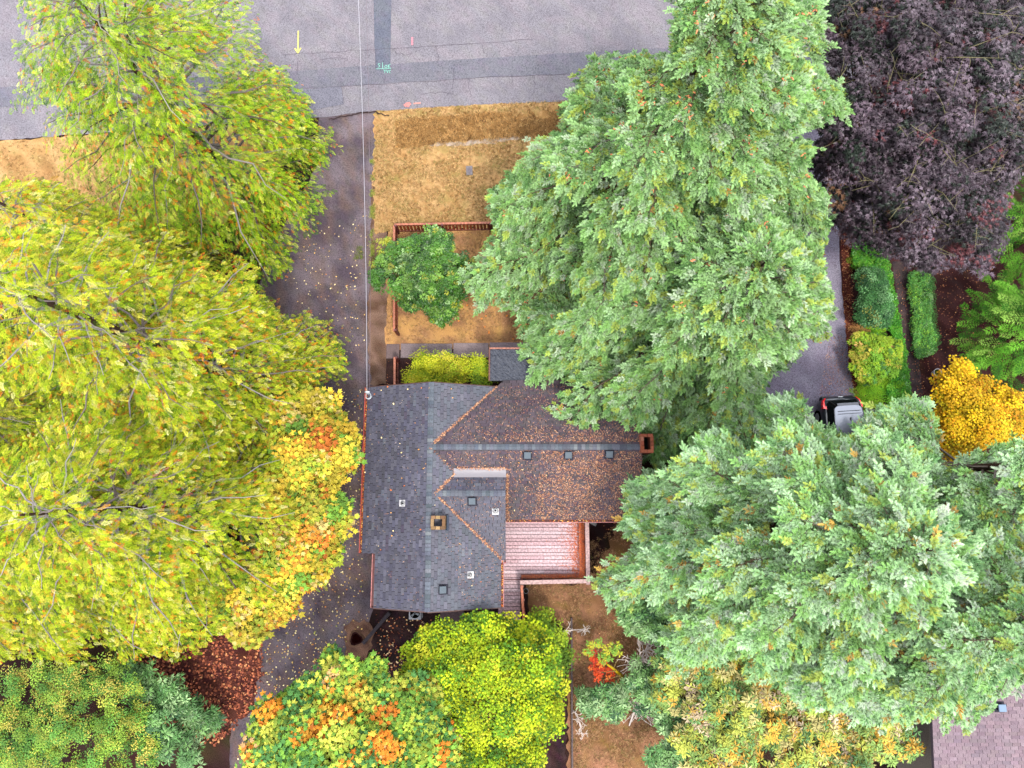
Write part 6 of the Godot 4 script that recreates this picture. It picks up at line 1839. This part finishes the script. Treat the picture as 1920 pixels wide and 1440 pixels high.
	broadleaf(pm, P(1655, 380, 0), {"seed": 402, "bark": K(206, 196, 150, 0.2), "trunk": 0.3, "fork": 0.45, "density": 125.0, "clump": 0.4, "palette": [[K(122, 102, 118, 0.145), 4.0], [K(94, 78, 92, 0.145), 3.0], [K(150, 132, 148, 0.15), 2.2], [K(60, 52, 64, 0.15), 2.0], [K(132, 66, 74, 0.15), 0.9], [K(40, 56, 44, 0.15), 1.2]], "palette2": [[K(44, 62, 48, 0.14), 2.0], [K(96, 82, 94, 0.17), 2.0], [K(150, 108, 76, 0.15), 0.4]], "share2": 0.2, "twigs": 14, "side_twigs": true, "twig_reach": 1.5, "twig_r": 0.034,
		"outline": outline_of([[1500, -260], [1530, 60], [1560, 120], [1545, 200], [1540, 260], [1515, 300], [1510, 345], [1550, 360], [1562, 420], [1590, 450], [1640, 470], [1680, 495], [1715, 500], [1750, 505], [1790, 500], [1840, 512], [1870, 500], [1890, 450], [1905, 380], [1925, 300], [2000, 280], [2200, 260], [2200, -260]], 14.0),
		"lobes": [[1600, 150, 7.0, 1.9], [1700, 110, 8.2, 2.2], [1800, 130, 8.2, 2.2], [1900, 150, 7.4, 2.0], [1580, 250, 6.0, 1.6], [1660, 230, 7.4, 1.9], [1760, 240, 7.8, 2.0], [1860, 260, 7.0, 1.8], [1570, 330, 4.8, 1.3], [1630, 340, 6.0, 1.6], [1720, 340, 6.8, 1.8], [1810, 360, 6.4, 1.7], [1620, 420, 4.2, 1.2], [1690, 430, 5.2, 1.5], [1780, 440, 5.2, 1.5], [1840, 450, 4.6, 1.3], [1620, 40, 7.6, 2.0], [1740, 10, 8.6, 2.2], [1870, 20, 8.0, 2.2], [1960, 60, 7.0, 2.2], [1960, 220, 6.0, 1.8], [1640, -70, 7.6, 2.2], [1780, -90, 8.0, 2.4], [1900, -90, 7.6, 2.4]]}, palm_thin, mat["purple_leaves"])

	var om := thing("orange_maple", "green maple flushed orange at the bottom, left of the lime shrub", "maple tree", P(660, 1330, 0))
	broadleaf(om, P(670, 1300, 0), {"seed": 403, "bark": K(140, 126, 112, 0.17), "trunk": 0.15, "fork": 0.4, "density": 300.0, "palette": [[K(128, 180, 66, 0.25), 3.0], [K(176, 202, 70, 0.26), 3.0], [K(92, 150, 74, 0.24), 2.0], [K(206, 210, 80, 0.26), 1.6]], "palette2": [[K(246, 168, 50, 0.24), 3.0], [K(240, 140, 44, 0.24), 2.0], [K(244, 204, 76, 0.24), 2.0], [K(246, 196, 130, 0.24), 0.8]], "share2": 0.1, "twigs": 4,
		"outline": outline_of([[482, 1345], [500, 1310], [525, 1300], [560, 1290], [585, 1262], [610, 1260], [605, 1225], [622, 1205], [640, 1240], [660, 1248], [690, 1260], [700, 1232], [720, 1245], [730, 1275], [760, 1265], [800, 1268], [830, 1300], [845, 1350], [860, 1480], [440, 1480]], 12.0),
		"lobes": [[620, 1250, 3.4, 0.55], [595, 1300, 4.0, 0.8], [650, 1290, 4.4, 0.8], [700, 1280, 4.2, 0.75], [530, 1340, 3.8, 0.8], [590, 1360, 4.6, 1.0], [660, 1350, 5.0, 1.0], [730, 1330, 4.6, 0.9], [790, 1320, 4.2, 0.8], [520, 1410, 4.2, 1.0], [600, 1430, 5.0, 1.1], [690, 1420, 5.2, 1.1], [780, 1400, 4.8, 1.0], [830, 1400, 4.2, 0.8], [560, 1470, 4.6, 1.1], [740, 1480, 5.0, 1.2]]}, palm, mat["leaves"])

	var vm := thing("vine_maple", "rounded lime yellow vine maple at the south wall of the house", "maple tree", P(905, 1240, 0))
	broadleaf(vm, P(905, 1240, 0), {"seed": 404, "bark": K(120, 110, 90, 0.27), "trunk": 0.1, "fork": 0.3, "density": 330.0, "clump": 0.24, "palette": [[K(186, 206, 34, 0.31), 5.0], [K(150, 186, 32, 0.29), 3.0], [K(210, 212, 54, 0.28), 1.6], [K(104, 150, 36, 0.25), 2.2], [K(74, 120, 34, 0.24), 0.9]], "palette2": [[K(110, 160, 40, 0.25), 3.0], [K(150, 186, 40, 0.26), 2.0]], "share2": 0.08, "twigs": 8,
		"outline": outline_of([[752, 1260], [760, 1215], [790, 1195], [800, 1170], [838, 1160], [870, 1175], [880, 1150], [925, 1158], [945, 1152], [968, 1150], [985, 1160], [1005, 1160], [1030, 1190], [1058, 1225], [1066, 1280], [1050, 1330], [1060, 1370], [1020, 1400], [1000, 1500], [780, 1500], [760, 1400], [775, 1330], [745, 1290]], 10.0),
		"lobes": [[800, 1230, 3.0, 0.95], [850, 1200, 3.3, 0.9], [900, 1195, 3.5, 0.9], [950, 1182, 2.4, 0.6], [990, 1200, 2.6, 0.7], [800, 1290, 3.2, 0.9], [860, 1270, 3.8, 1.05], [930, 1260, 4.0, 1.05], [1000, 1250, 3.6, 1.0], [1030, 1280, 3.0, 0.8], [840, 1340, 3.6, 1.0], [910, 1340, 4.0, 1.1], [980, 1330, 3.8, 1.05], [1030, 1340, 3.0, 0.8], [870, 1410, 3.6, 1.0], [950, 1420, 3.6, 1.0], [1000, 1390, 3.2, 0.9], [880, 1470, 3.4, 1.0]]}, palm_small, mat["leaves"])
	var vs := thing("lime_shrub", "small lime shrub between the vine maple and the deck steps", "shrub", P(1010, 1190, 0))
	broadleaf(vs, P(1018, 1195, 0), {"seed": 405, "bark": K(120, 110, 90, 0.17), "trunk": 0.03, "trunk_name": "stem", "density": 420.0, "palette": [[K(170, 196, 50, 0.264), 4.0], [K(140, 180, 50, 0.264), 3.0], [K(110, 150, 46, 0.264), 2.0]], "lobes": [[1010, 1172, 1.0, 0.42], [1035, 1195, 1.1, 0.5], [1048, 1228, 1.0, 0.45]]}, palm_small, mat["leaves"])

	var yj := thing("yellow_maple", "golden yellow leaved maple beside the white planter", "maple tree", P(1820, 770, 0))
	broadleaf(yj, P(1815, 775, 0), {"seed": 406, "bark": K(120, 96, 76, 0.17), "trunk": 0.09, "fork": 0.3, "density": 330.0, "palette": [[K(250, 206, 32, 0.276), 4.0], [K(246, 190, 24, 0.276), 3.0], [K(226, 206, 40, 0.276), 1.6], [K(246, 172, 24, 0.276), 1.4]], "twigs": 7,
		"outline": outline_of([[1742, 720], [1770, 690], [1790, 672], [1815, 680], [1830, 705], [1860, 712], [1900, 740], [2100, 740], [2100, 900], [1900, 830], [1850, 830], [1820, 840], [1795, 870], [1775, 860], [1752, 838], [1770, 810], [1750, 780], [1770, 755], [1742, 740]], 10.0),
		"lobes": [[1790, 705, 2.0, 0.65], [1770, 725, 1.6, 0.5], [1800, 750, 2.6, 0.8], [1850, 745, 2.4, 0.75], [1785, 790, 2.2, 0.65], [1840, 795, 2.8, 0.85], [1890, 775, 2.6, 0.8], [1780, 835, 1.7, 0.6], [1772, 852, 1.2, 0.5], [1775, 815, 1.9, 0.6], [1766, 790, 2.0, 0.5], [1800, 800, 2.4, 0.6], [1802, 858, 1.4, 0.5], [1850, 850, 1.6, 0.6], [1820, 830, 2.0, 0.6], [1895, 820, 2.4, 0.75], [1940, 790, 2.4, 0.8]]}, palm_small, mat["leaves"])

	# ---- shrubs
	var lb := thing("laurel_bush", "round glossy green laurel bush in the fence corner", "bush", P(795, 540, 0))
	broadleaf(lb, P(800, 545, 0), {"seed": 501, "bark": K(90, 76, 62, 0.17), "trunk": 0.12, "trunk_name": "stem", "fork": 0.2, "density": 400.0, "palette": [[K(88, 146, 46, 0.21), 4.0], [K(58, 110, 38, 0.2), 3.4], [K(128, 178, 70, 0.25), 1.8], [K(160, 200, 130, 0.28), 0.8], [K(170, 176, 50, 0.26), 0.4]], "twigs": 6,
		"outline": outline_of([[690, 490], [712, 478], [706, 448], [740, 450], [770, 440], [800, 424], [815, 425], [845, 440], [852, 465], [875, 470], [893, 490], [888, 520], [882, 560], [868, 575], [860, 596], [828, 612], [800, 596], [780, 598], [760, 580], [742, 560], [735, 555], [715, 550], [692, 530]], 8.0),
		"lobes": [[780, 480, 2.2, 0.9], [830, 480, 2.1, 0.85], [735, 480, 1.8, 0.65], [730, 520, 1.9, 0.7], [785, 530, 2.7, 1.0], [840, 530, 2.2, 0.85], [865, 510, 1.6, 0.6], [770, 565, 1.8, 0.65], [825, 570, 1.9, 0.75], [830, 598, 1.1, 0.4], [812, 440, 1.9, 0.4]]}, oval, mat["glossy_leaves"])
	var ys := thing("yellow_shrub", "yellow green shrub against the front of the house by the walk", "shrub", P(825, 690, 0))
	broadleaf(ys, P(828, 692, 0), {"seed": 502, "bark": K(110, 90, 70, 0.17), "trunk": 0.05, "trunk_name": "stem", "fork": 0.2, "density": 520.0, "palette": [[K(206, 214, 42, 0.276), 4.0], [K(170, 200, 40, 0.276), 3.0], [K(230, 222, 70, 0.276), 2.0], [K(120, 160, 40, 0.276), 1.0]], "twigs": 6, "lobes": [[788, 676, 1.3, 0.3], [812, 684, 1.6, 0.42], [845, 682, 1.5, 0.4], [866, 692, 1.2, 0.32], [800, 702, 1.1, 0.4], [835, 707, 1.2, 0.4], [776, 710, 0.7, 0.28], [860, 708, 0.9, 0.3]]}, oval_s, mat["leaves"])
	var ys2 := thing("yellow_shrub", "thin lime shrub with red stems beside the black porch roof", "shrub", P(900, 695, 0))
	broadleaf(ys2, P(900, 697, 0), {"seed": 503, "bark": K(150, 70, 56, 0.17), "trunk": 0.03, "trunk_name": "stem", "density": 420.0, "palette": [[K(200, 214, 44, 0.276), 3.0], [K(150, 186, 44, 0.276), 3.0], [K(110, 150, 44, 0.276), 1.0]], "twigs": 9, "lobes": [[908, 684, 1.4, 0.3], [893, 704, 1.2, 0.34], [910, 708, 1.0, 0.3], [882, 688, 0.9, 0.25]]}, oval_s, mat["leaves"])

	# neighbour's planted strip
	var hb := thing("dome_bush", "rounded dark blue green bush between driveway and garden path", "bush", P(1638, 560, 0))
	broadleaf(hb, P(1634, 562, 0), {"seed": 601, "bark": K(90, 76, 62, 0.17), "trunk": 0.05, "trunk_name": "stem", "density": 800.0, "flat": 0.7, "size": 1.15, "clump": 0.2, "palette": [[K(86, 150, 80, 0.26), 4.0], [K(58, 112, 66, 0.24), 3.0], [K(136, 192, 128, 0.28), 1.6], [K(160, 170, 80, 0.26), 0.4]], "twigs": 2, "outline": outline_of([[1596, 530], [1612, 506], [1650, 500], [1668, 540], [1676, 580], [1670, 608], [1640, 616], [1612, 606], [1598, 570]], 5.0), "lobes": [[1622, 528, 0.8, 0.55], [1645, 530, 0.8, 0.55], [1632, 560, 0.95, 0.65], [1652, 575, 0.8, 0.55], [1625, 590, 0.8, 0.5], [1648, 598, 0.7, 0.4]]}, oval_s, mat["leaves"])
	var yb := thing("dome_bush", "yellow green bush with pinkish tips in the planted strip above the ferns", "bush", P(1630, 660, 0))
	broadleaf(yb, P(1630, 658, 0), {"seed": 602, "bark": K(90, 76, 62, 0.17), "trunk": 0.05, "trunk_name": "stem", "density": 520.0, "flat": 0.7, "palette": [[K(166, 206, 50, 0.252), 4.0], [K(126, 182, 50, 0.252), 3.0], [K(216, 210, 80, 0.252), 1.6], [K(90, 150, 70, 0.252), 1.0], [K(230, 190, 110, 0.252), 0.4]], "twigs": 2, "outline": outline_of([[1588, 645], [1610, 626], [1650, 628], [1690, 640], [1692, 680], [1680, 706], [1640, 718], [1606, 712], [1596, 690]], 6.0), "lobes": [[1612, 645, 0.8, 0.5], [1645, 645, 0.9, 0.55], [1672, 655, 0.8, 0.45], [1625, 675, 0.9, 0.55], [1655, 680, 0.9, 0.55], [1640, 705, 0.7, 0.4], [1612, 698, 0.7, 0.35]]}, oval, mat["leaves"])
	rng.seed = 610
	var s := Scatter.new()
	var ivy := leaf_cluster(57, 0, 10, 0.08, 0.07, 0.055, 0.4)
	var ivy_pal := [[K(96, 186, 44, 0.24), 4.0], [K(70, 156, 44, 0.24), 3.0], [K(136, 206, 70, 0.24), 2.0], [K(150, 214, 130, 0.24), 0.6]]
	strew(s, px_poly([[1640, 455], [1662, 490], [1670, 540], [1680, 600], [1692, 660], [1698, 720], [1702, 765], [1665, 765], [1660, 730], [1676, 690], [1664, 600], [1654, 540], [1630, 520], [1596, 500], [1596, 462]]), 2400, func(p): return 0.18 + 0.16 * nf.get_noise_2d(p.x * 3.0, p.y * 3.0) + rr(-0.1, 0.1), Vector2(0.7, 1.25), ivy_pal)
	copies(self, "ivy", ivy, s, mat["leaves"], "bright green ivy ground cover along the garden path")
	var h2 := thing("low_hedge", "narrow clipped pale green hedge right of the garden path", "hedge", P(1732, 590, 0))
	var hs := Scatter.new()
	strew(hs, px_poly([[1710, 512], [1728, 506], [1744, 520], [1746, 550], [1748, 600], [1756, 640], [1750, 662], [1722, 668], [1718, 640], [1717, 580], [1712, 545]], 0.5), 1500, func(p): return 0.4 + 0.2 * nf.get_noise_2d(p.x * 5.0, p.y * 5.0) + rr(-0.2, 0.06), Vector2(0.6, 1.15), [[K(116, 190, 84, 0.27), 4.0], [K(84, 156, 72, 0.25), 2.4], [K(150, 206, 70, 0.28), 1.6], [K(164, 206, 140, 0.28), 0.9], [K(54, 104, 50, 0.24), 1.4]], 0.0, 1.0)
	strew(hs, px_poly([[1712, 512], [1728, 508], [1742, 520], [1744, 550], [1746, 600], [1754, 640], [1748, 660], [1724, 664], [1720, 640], [1719, 580], [1714, 545]], 0.0), 900, func(_p): return rr(0.05, 0.4), Vector2(0.5, 0.9), [[K(80, 140, 60, 0.24), 1.0]])
	copies(h2, "foliage", oval_s[0], hs, mat["leaves"])
	var hst := MB.new()
	for i in 7:
		var q := P(1716 + i * 5, 520 + i * 22, 0)
		hst.tube([q, q + Vector3(rr(-0.1, 0.1), 0.4, rr(-0.1, 0.1))], 0.02, 0.008, 5, K(90, 70, 56, 0.17))
	part(h2, "stems", hst.mesh(), mat["bark"], "stuff")
	# sword ferns
	var fern := cedar_frond(61, 0.8, 0.35)
	var fern_at := [[1652, 726, 1.0, "lime sword fern below the yellow green bush"], [1622, 742, 0.85, "green sword fern nearest the driveway bark above the car"], [1640, 618, 0.8, "sword fern between the dark dome bush and the yellow green bush"], [1616, 488, 0.9, "olive fern at the top of the planted strip"], [1612, 620, 0.55, "small rusty dying fern beside the neighbour's driveway"]]
	for i in fern_at.size():
		var e: Array = fern_at[i]
		rng.seed = 620 + i
		var at := P(e[0], e[1], 0.05)
		var ft := thing("sword_fern", e[3], "fern", P(e[0], e[1], 0), "sword ferns of the planted strip")
		for k in 17:
			var az := TAU * k / 17.0 + rr(-0.2, 0.2)
			var fr := MeshInstance3D.new()
			fr.name = "frond"
			fr.mesh = fern
			var col := pick([[K(150, 206, 50, 0.252), 3.0], [K(110, 176, 46, 0.252), 2.0]]) if i != 4 else K(206, 150, 96, 0.34)
			if i == 3:
				col = K(130, 150, 46, 0.24)
			fr.material_override = tinted("fronds", sc(col, rr(0.85, 1.15)))
			fr.transform = Transform3D(frame(Vector3(sin(az), rr(0.25, 0.7), cos(az)), Vector3.UP).scaled(Vector3.ONE * e[2] * rr(0.8, 1.15)), at - ft.position)
			ft.add_child(fr, true)

	# bottom left shrubs
	var b1 := thing("leafy_shrub", "green shrub with small yellowing leaves in the lower left corner", "shrub", P(130, 1340, 0))
	broadleaf(b1, P(150, 1330, 0), {"seed": 701, "bark": K(150, 130, 110, 0.17), "trunk": 0.08, "trunk_name": "stem", "density": 300.0, "palette": [[K(150, 190, 66, 0.252), 3.0], [K(110, 170, 70, 0.252), 3.0], [K(200, 206, 80, 0.252), 2.0], [K(220, 204, 90, 0.252), 0.6]], "twigs": 9, "lobes": [[60, 1290, 2.6, 0.9], [140, 1280, 2.8, 0.9], [215, 1280, 2.6, 0.8], [260, 1330, 2.2, 0.7], [40, 1370, 2.8, 1.0], [130, 1360, 3.0, 1.0], [215, 1360, 2.6, 0.9], [80, 1430, 2.8, 1.0], [190, 1430, 2.6, 1.0], [-30, 1320, 2.8, 1.0], [280, 1400, 2.2, 0.7], [-40, 1420, 2.8, 1.0]]}, oval_s, mat["leaves"])
	var rh_pal := [[K(118, 166, 90, 0.26), 3.0], [K(92, 142, 76, 0.25), 3.0], [K(156, 194, 130, 0.27), 1.6], [K(62, 108, 66, 0.25), 1.2]]
	for e in [[702, [[330, 1310, 1.5, 0.7], [300, 1350, 1.8, 0.8], [365, 1350, 1.4, 0.7], [395, 1345, 1.0, 0.4], [330, 1400, 1.7, 0.8], [270, 1290, 1.5, 0.6], [250, 1260, 1.4, 0.5]], "dark blue green rhododendron beside the red leaf pile"],
			[703, [[30, 1400, 1.9, 0.8], [80, 1410, 1.8, 0.7], [-20, 1350, 1.9, 0.8]], "blue green rhododendron in the very corner at lower left"],
			[704, [[1195, 1150, 1.6, 0.55], [1230, 1140, 1.6, 0.6], [1215, 1170, 1.3, 0.5], [1245, 1180, 1.2, 0.45], [1180, 1165, 1.1, 0.35]], "grey green rhododendron under the long spruce limb"],
			[705, [[1115, 1310, 1.2, 0.45], [1145, 1315, 1.4, 0.5], [1100, 1320, 0.9, 0.35], [1160, 1330, 1.3, 0.45]], "pale green rhododendron right of the board edging"],
			[706, [[1190, 1260, 1.5, 0.5], [1205, 1290, 1.6, 0.55], [1220, 1315, 1.5, 0.5]], "mid green rhododendron behind the mossy yellow trunk"],
			[707, [[1260, 1340, 1.9, 0.6], [1300, 1355, 2.0, 0.65], [1350, 1350, 2.0, 0.65], [1290, 1400, 2.0, 0.7], [1250, 1420, 1.8, 0.7]], "dark blue green rhododendron at the bottom edge below the gold one"]]:
		var l0: Array = e[1][0]
		var foot := P(l0[0], l0[1], 0)
		var t := thing("rhododendron", e[2], "rhododendron", foot, "rhododendrons of the back garden")
		broadleaf(t, foot, {"seed": e[0], "bark": K(140, 116, 90, 0.17), "trunk": 0.05, "trunk_name": "stem", "density": 330.0, "palette": rh_pal, "twigs": 5, "lobes": e[1]}, rhodo, mat["glossy_leaves"])
	var gr := thing("gold_rhododendron", "gold and green mottled shrub with mossy stems below the right spruces", "rhododendron", P(1340, 1290, 0))
	broadleaf(gr, P(1345, 1290, 0), {"seed": 708, "bark": K(200, 160, 40, 0.32), "trunk": 0.09, "trunk_name": "stem", "fork": 0.3, "density": 300.0, "palette": [[K(190, 200, 84, 0.252), 3.0], [K(150, 186, 96, 0.252), 3.0], [K(216, 206, 130, 0.252), 2.0], [K(230, 180, 70, 0.252), 1.0], [K(110, 160, 96, 0.252), 1.4]], "palette2": [[K(236, 190, 90, 0.252), 2.0], [K(230, 206, 170, 0.252), 1.0]], "share2": 0.1, "twigs": 7, "side_twigs": true, "twig_reach": 1.0,
		"lobes": [[1255, 1255, 2.2, 0.6], [1300, 1260, 2.6, 0.75], [1350, 1255, 2.8, 0.75], [1400, 1270, 2.8, 0.8], [1260, 1300, 2.4, 0.65], [1320, 1310, 2.9, 0.8], [1385, 1320, 3.0, 0.85], [1445, 1310, 2.8, 0.8], [1300, 1370, 2.6, 0.75], [1370, 1380, 2.9, 0.85], [1440, 1370, 2.9, 0.85], [1500, 1350, 2.8, 0.8], [1560, 1370, 2.8, 0.8], [1620, 1380, 2.8, 0.8], [1680, 1385, 2.6, 0.7], [1400, 1440, 2.8, 0.9], [1500, 1430, 2.8, 0.9], [1600, 1440, 2.8, 0.9], [1330, 1440, 2.6, 0.8]]}, rhodo, mat["leaves"])
	# leaning mossy trunk with scarlet leaves
	var rs := thing("scarlet_shrub", "leaning mossy yellow trunk with scarlet and green leaves", "small tree", P(1184, 1305, 0))
	rng.seed = 720
	var foot := P(1182, 1302, 0)
	var tr := MB.new()
	tr.tube([foot, P(1176, 1285, 0.7), P(1164, 1266, 1.2), P(1148, 1252, 1.5), P(1138, 1245, 1.6)], 0.085, 0.04, 8, K(214, 172, 20, 0.34), K(206, 180, 50, 0.34))
	part(rs, "trunk", tr.mesh(), mat["bark"])
	var tw := MB.new()
	for e in [[1138, 1245, 1112, 1210], [1138, 1245, 1150, 1212], [1138, 1245, 1120, 1230], [1164, 1266, 1130, 1275], [1155, 1258, 1118, 1260], [1164, 1266, 1150, 1290], [1150, 1254, 1165, 1215]]:
		var a := P(e[0], e[1], 1.5)
		var b := P(e[2], e[3], 1.7)
		tw.tube([a, a.lerp(b, 0.5) + Vector3(0, 0.08, 0), b], 0.018, 0.006, 5, K(170, 140, 90, 0.3))
	part(rs, "twigs", tw.mesh(), mat["bark"], "stuff")
	for g in [[[[1110, 1225, 1.6], [1120, 1240, 1.6], [1125, 1255, 1.5], [1115, 1258, 1.5], [1125, 1270, 1.4], [1140, 1278, 1.3], [1150, 1285, 1.2], [1140, 1292, 1.1], [1128, 1232, 1.5], [1145, 1265, 1.3]], [[K(232, 84, 34, 0.24), 3.0], [K(206, 52, 30, 0.24), 2.0], [K(240, 130, 50, 0.24), 1.0]]], [[[1112, 1212, 1.7], [1125, 1208, 1.7], [1135, 1230, 1.7], [1145, 1228, 1.7], [1160, 1216, 1.7], [1152, 1218, 1.7], [1105, 1220, 1.6], [1135, 1238, 1.7]], [[K(140, 190, 70, 0.24), 3.0], [K(206, 206, 60, 0.24), 2.0]]]]:
		var sx := Scatter.new()
		for q in g[0]:
			for k in 7:
				var c := P(q[0], q[1], q[2]) + Vector3(rr(-1, 1), rr(-0.6, 0.6), rr(-1, 1)) * 0.2
				sx.add(Transform3D(Basis(Vector3.UP, rr(0, TAU)).scaled(Vector3.ONE * rr(0.5, 0.8)), c), pick(g[1]))
		copies(rs, "foliage", rhodo[0], sx, mat["leaves"])
	# bare lichened branches
	var bl := [[[1030, 1188], [1062, 1182], [1092, 1180], [1098, 1184], "white lichened dead branch across the board edging", 0.4, 810], [[1072, 1330], [1082, 1340], [1088, 1360], [1092, 1385], "pale lichened dead branch at the bottom of the board edging", 0.5, 811], [[1240, 1215], [1222, 1200], [1200, 1235], [1180, 1245], "bare shrub crusted with white lichen left of the gold one", 1.2, 812], [[1180, 1360], [1190, 1330], [1205, 1320], [1178, 1315], "bare white branched shrub at the bottom right of the board edging", 1.0, 813], [[1238, 1290], [1230, 1270], [1242, 1255], [1250, 1240], "bare pinkish white twiggy shrub beside the gold shrub", 1.4, 814]]
	for e in bl:
		rng.seed = e[6]
		var base := P(e[0][0], e[0][1], 0.05)
		var t := thing("lichened_branch", e[4], "bare branch", base, "lichened bare branches")
		var mb := MB.new()
		var hh: float = e[5]
		var main := [base, P(e[1][0], e[1][1], hh * 0.6), P(e[2][0], e[2][1], hh), P(e[3][0], e[3][1], hh * 1.05)]
		var lc := K(232, 218, 208, 0.3)
		mb.tube(main, 0.03, 0.01, 6, lc, K(236, 224, 216, 0.3))
		part(t, "stem", mb.mesh(), mat["plain"])
		var m2 := MB.new()
		for k in (46 if e[6] >= 812 else 14):
			var u := rr(0.25, 1.0) * 3.0
			var i0 := mini(int(u), 2)
			var p: Vector3 = (main[i0] as Vector3).lerp(main[i0 + 1], u - i0)
			var q := p + Vector3(rr(-1, 1), rr(-0.1, 0.5), rr(-1, 1)) * (0.75 if e[6] >= 812 else 0.3)
			m2.tube([p, p.lerp(q, 0.5) + Vector3(rr(-0.05, 0.05), 0.04, rr(-0.05, 0.05)), q], 0.016, 0.007, 4, lc)
			for z in 3:
				var w := p.lerp(q, rr(0.4, 1.0))
				m2.tube([w, w + Vector3(rr(-1, 1), rr(-0.2, 0.4), rr(-1, 1)) * 0.16], 0.012, 0.008, 4, sc(lc, rr(0.85, 1.1)))
		part(t, "twigs", m2.mesh(), mat["plain"], "stuff")

var tints := {}
func tinted(base: String, col: Color) -> StandardMaterial3D:
	var key := "%s %.2f %.2f %.2f" % [base, col.r, col.g, col.b]
	if not tints.has(key):
		var m: StandardMaterial3D = mat[base].duplicate()
		m.albedo_color = col.linear_to_srgb()
		tints[key] = m
	return tints[key]

func _ready() -> void:
	var a := deg_to_rad(PITCH)
	fwd = Vector3(0, -sin(a), -cos(a))
	upv = Vector3(0, cos(a), -sin(a))
	rng.seed = 1
	nf.noise_type = FastNoiseLite.TYPE_SIMPLEX_SMOOTH
	nf.frequency = 0.35
	nf.fractal_octaves = 3
	nf.seed = 12
	# camera
	var cam := Camera3D.new()
	cam.name = "camera"
	cam.position = Vector3(0, CAM_H, 0)
	cam.rotation_degrees = Vector3(-PITCH, 0, 0)
	cam.fov = rad_to_deg(2.0 * atan(720.0 / FOCAL))
	cam.near = 0.2
	cam.far = 1200.0
	cam.current = true
	add_child(cam)
	# overcast sky
	var sky_mat := ProceduralSkyMaterial.new()
	sky_mat.sky_top_color = Color(0.985, 0.985, 1.0)
	sky_mat.sky_horizon_color = Color(0.93, 0.94, 0.97)
	sky_mat.sky_curve = 0.2
	sky_mat.ground_horizon_color = Color(0.6, 0.62, 0.6)
	sky_mat.ground_bottom_color = Color(0.25, 0.25, 0.22)
	sky_mat.sky_energy_multiplier = 1.1
	var sky := Sky.new()
	sky.sky_material = sky_mat
	var env := Environment.new()
	env.background_mode = Environment.BG_SKY
	env.sky = sky
	env.tonemap_mode = Environment.TONE_MAPPER_LINEAR
	env.tonemap_exposure = 6.5
	env.sdfgi_enabled = true
	env.ssao_enabled = true
	env.ssil_enabled = true
	var we := WorldEnvironment.new()
	we.name = "world"
	we.environment = env
	add_child(we)
	var sun := DirectionalLight3D.new()
	sun.name = "sun"
	sun.light_energy = 0.5
	sun.light_angular_distance = 10.0
	sun.light_color = Color(1.0, 0.97, 0.93)
	sun.shadow_enabled = true
	sun.rotation_degrees = Vector3(-62, 25, 0)
	add_child(sun)

	make_materials()
	build_ground()
	build_house()
	build_deck()
	build_fences()
	build_car()
	build_small()
	build_plants()
	build_litter()
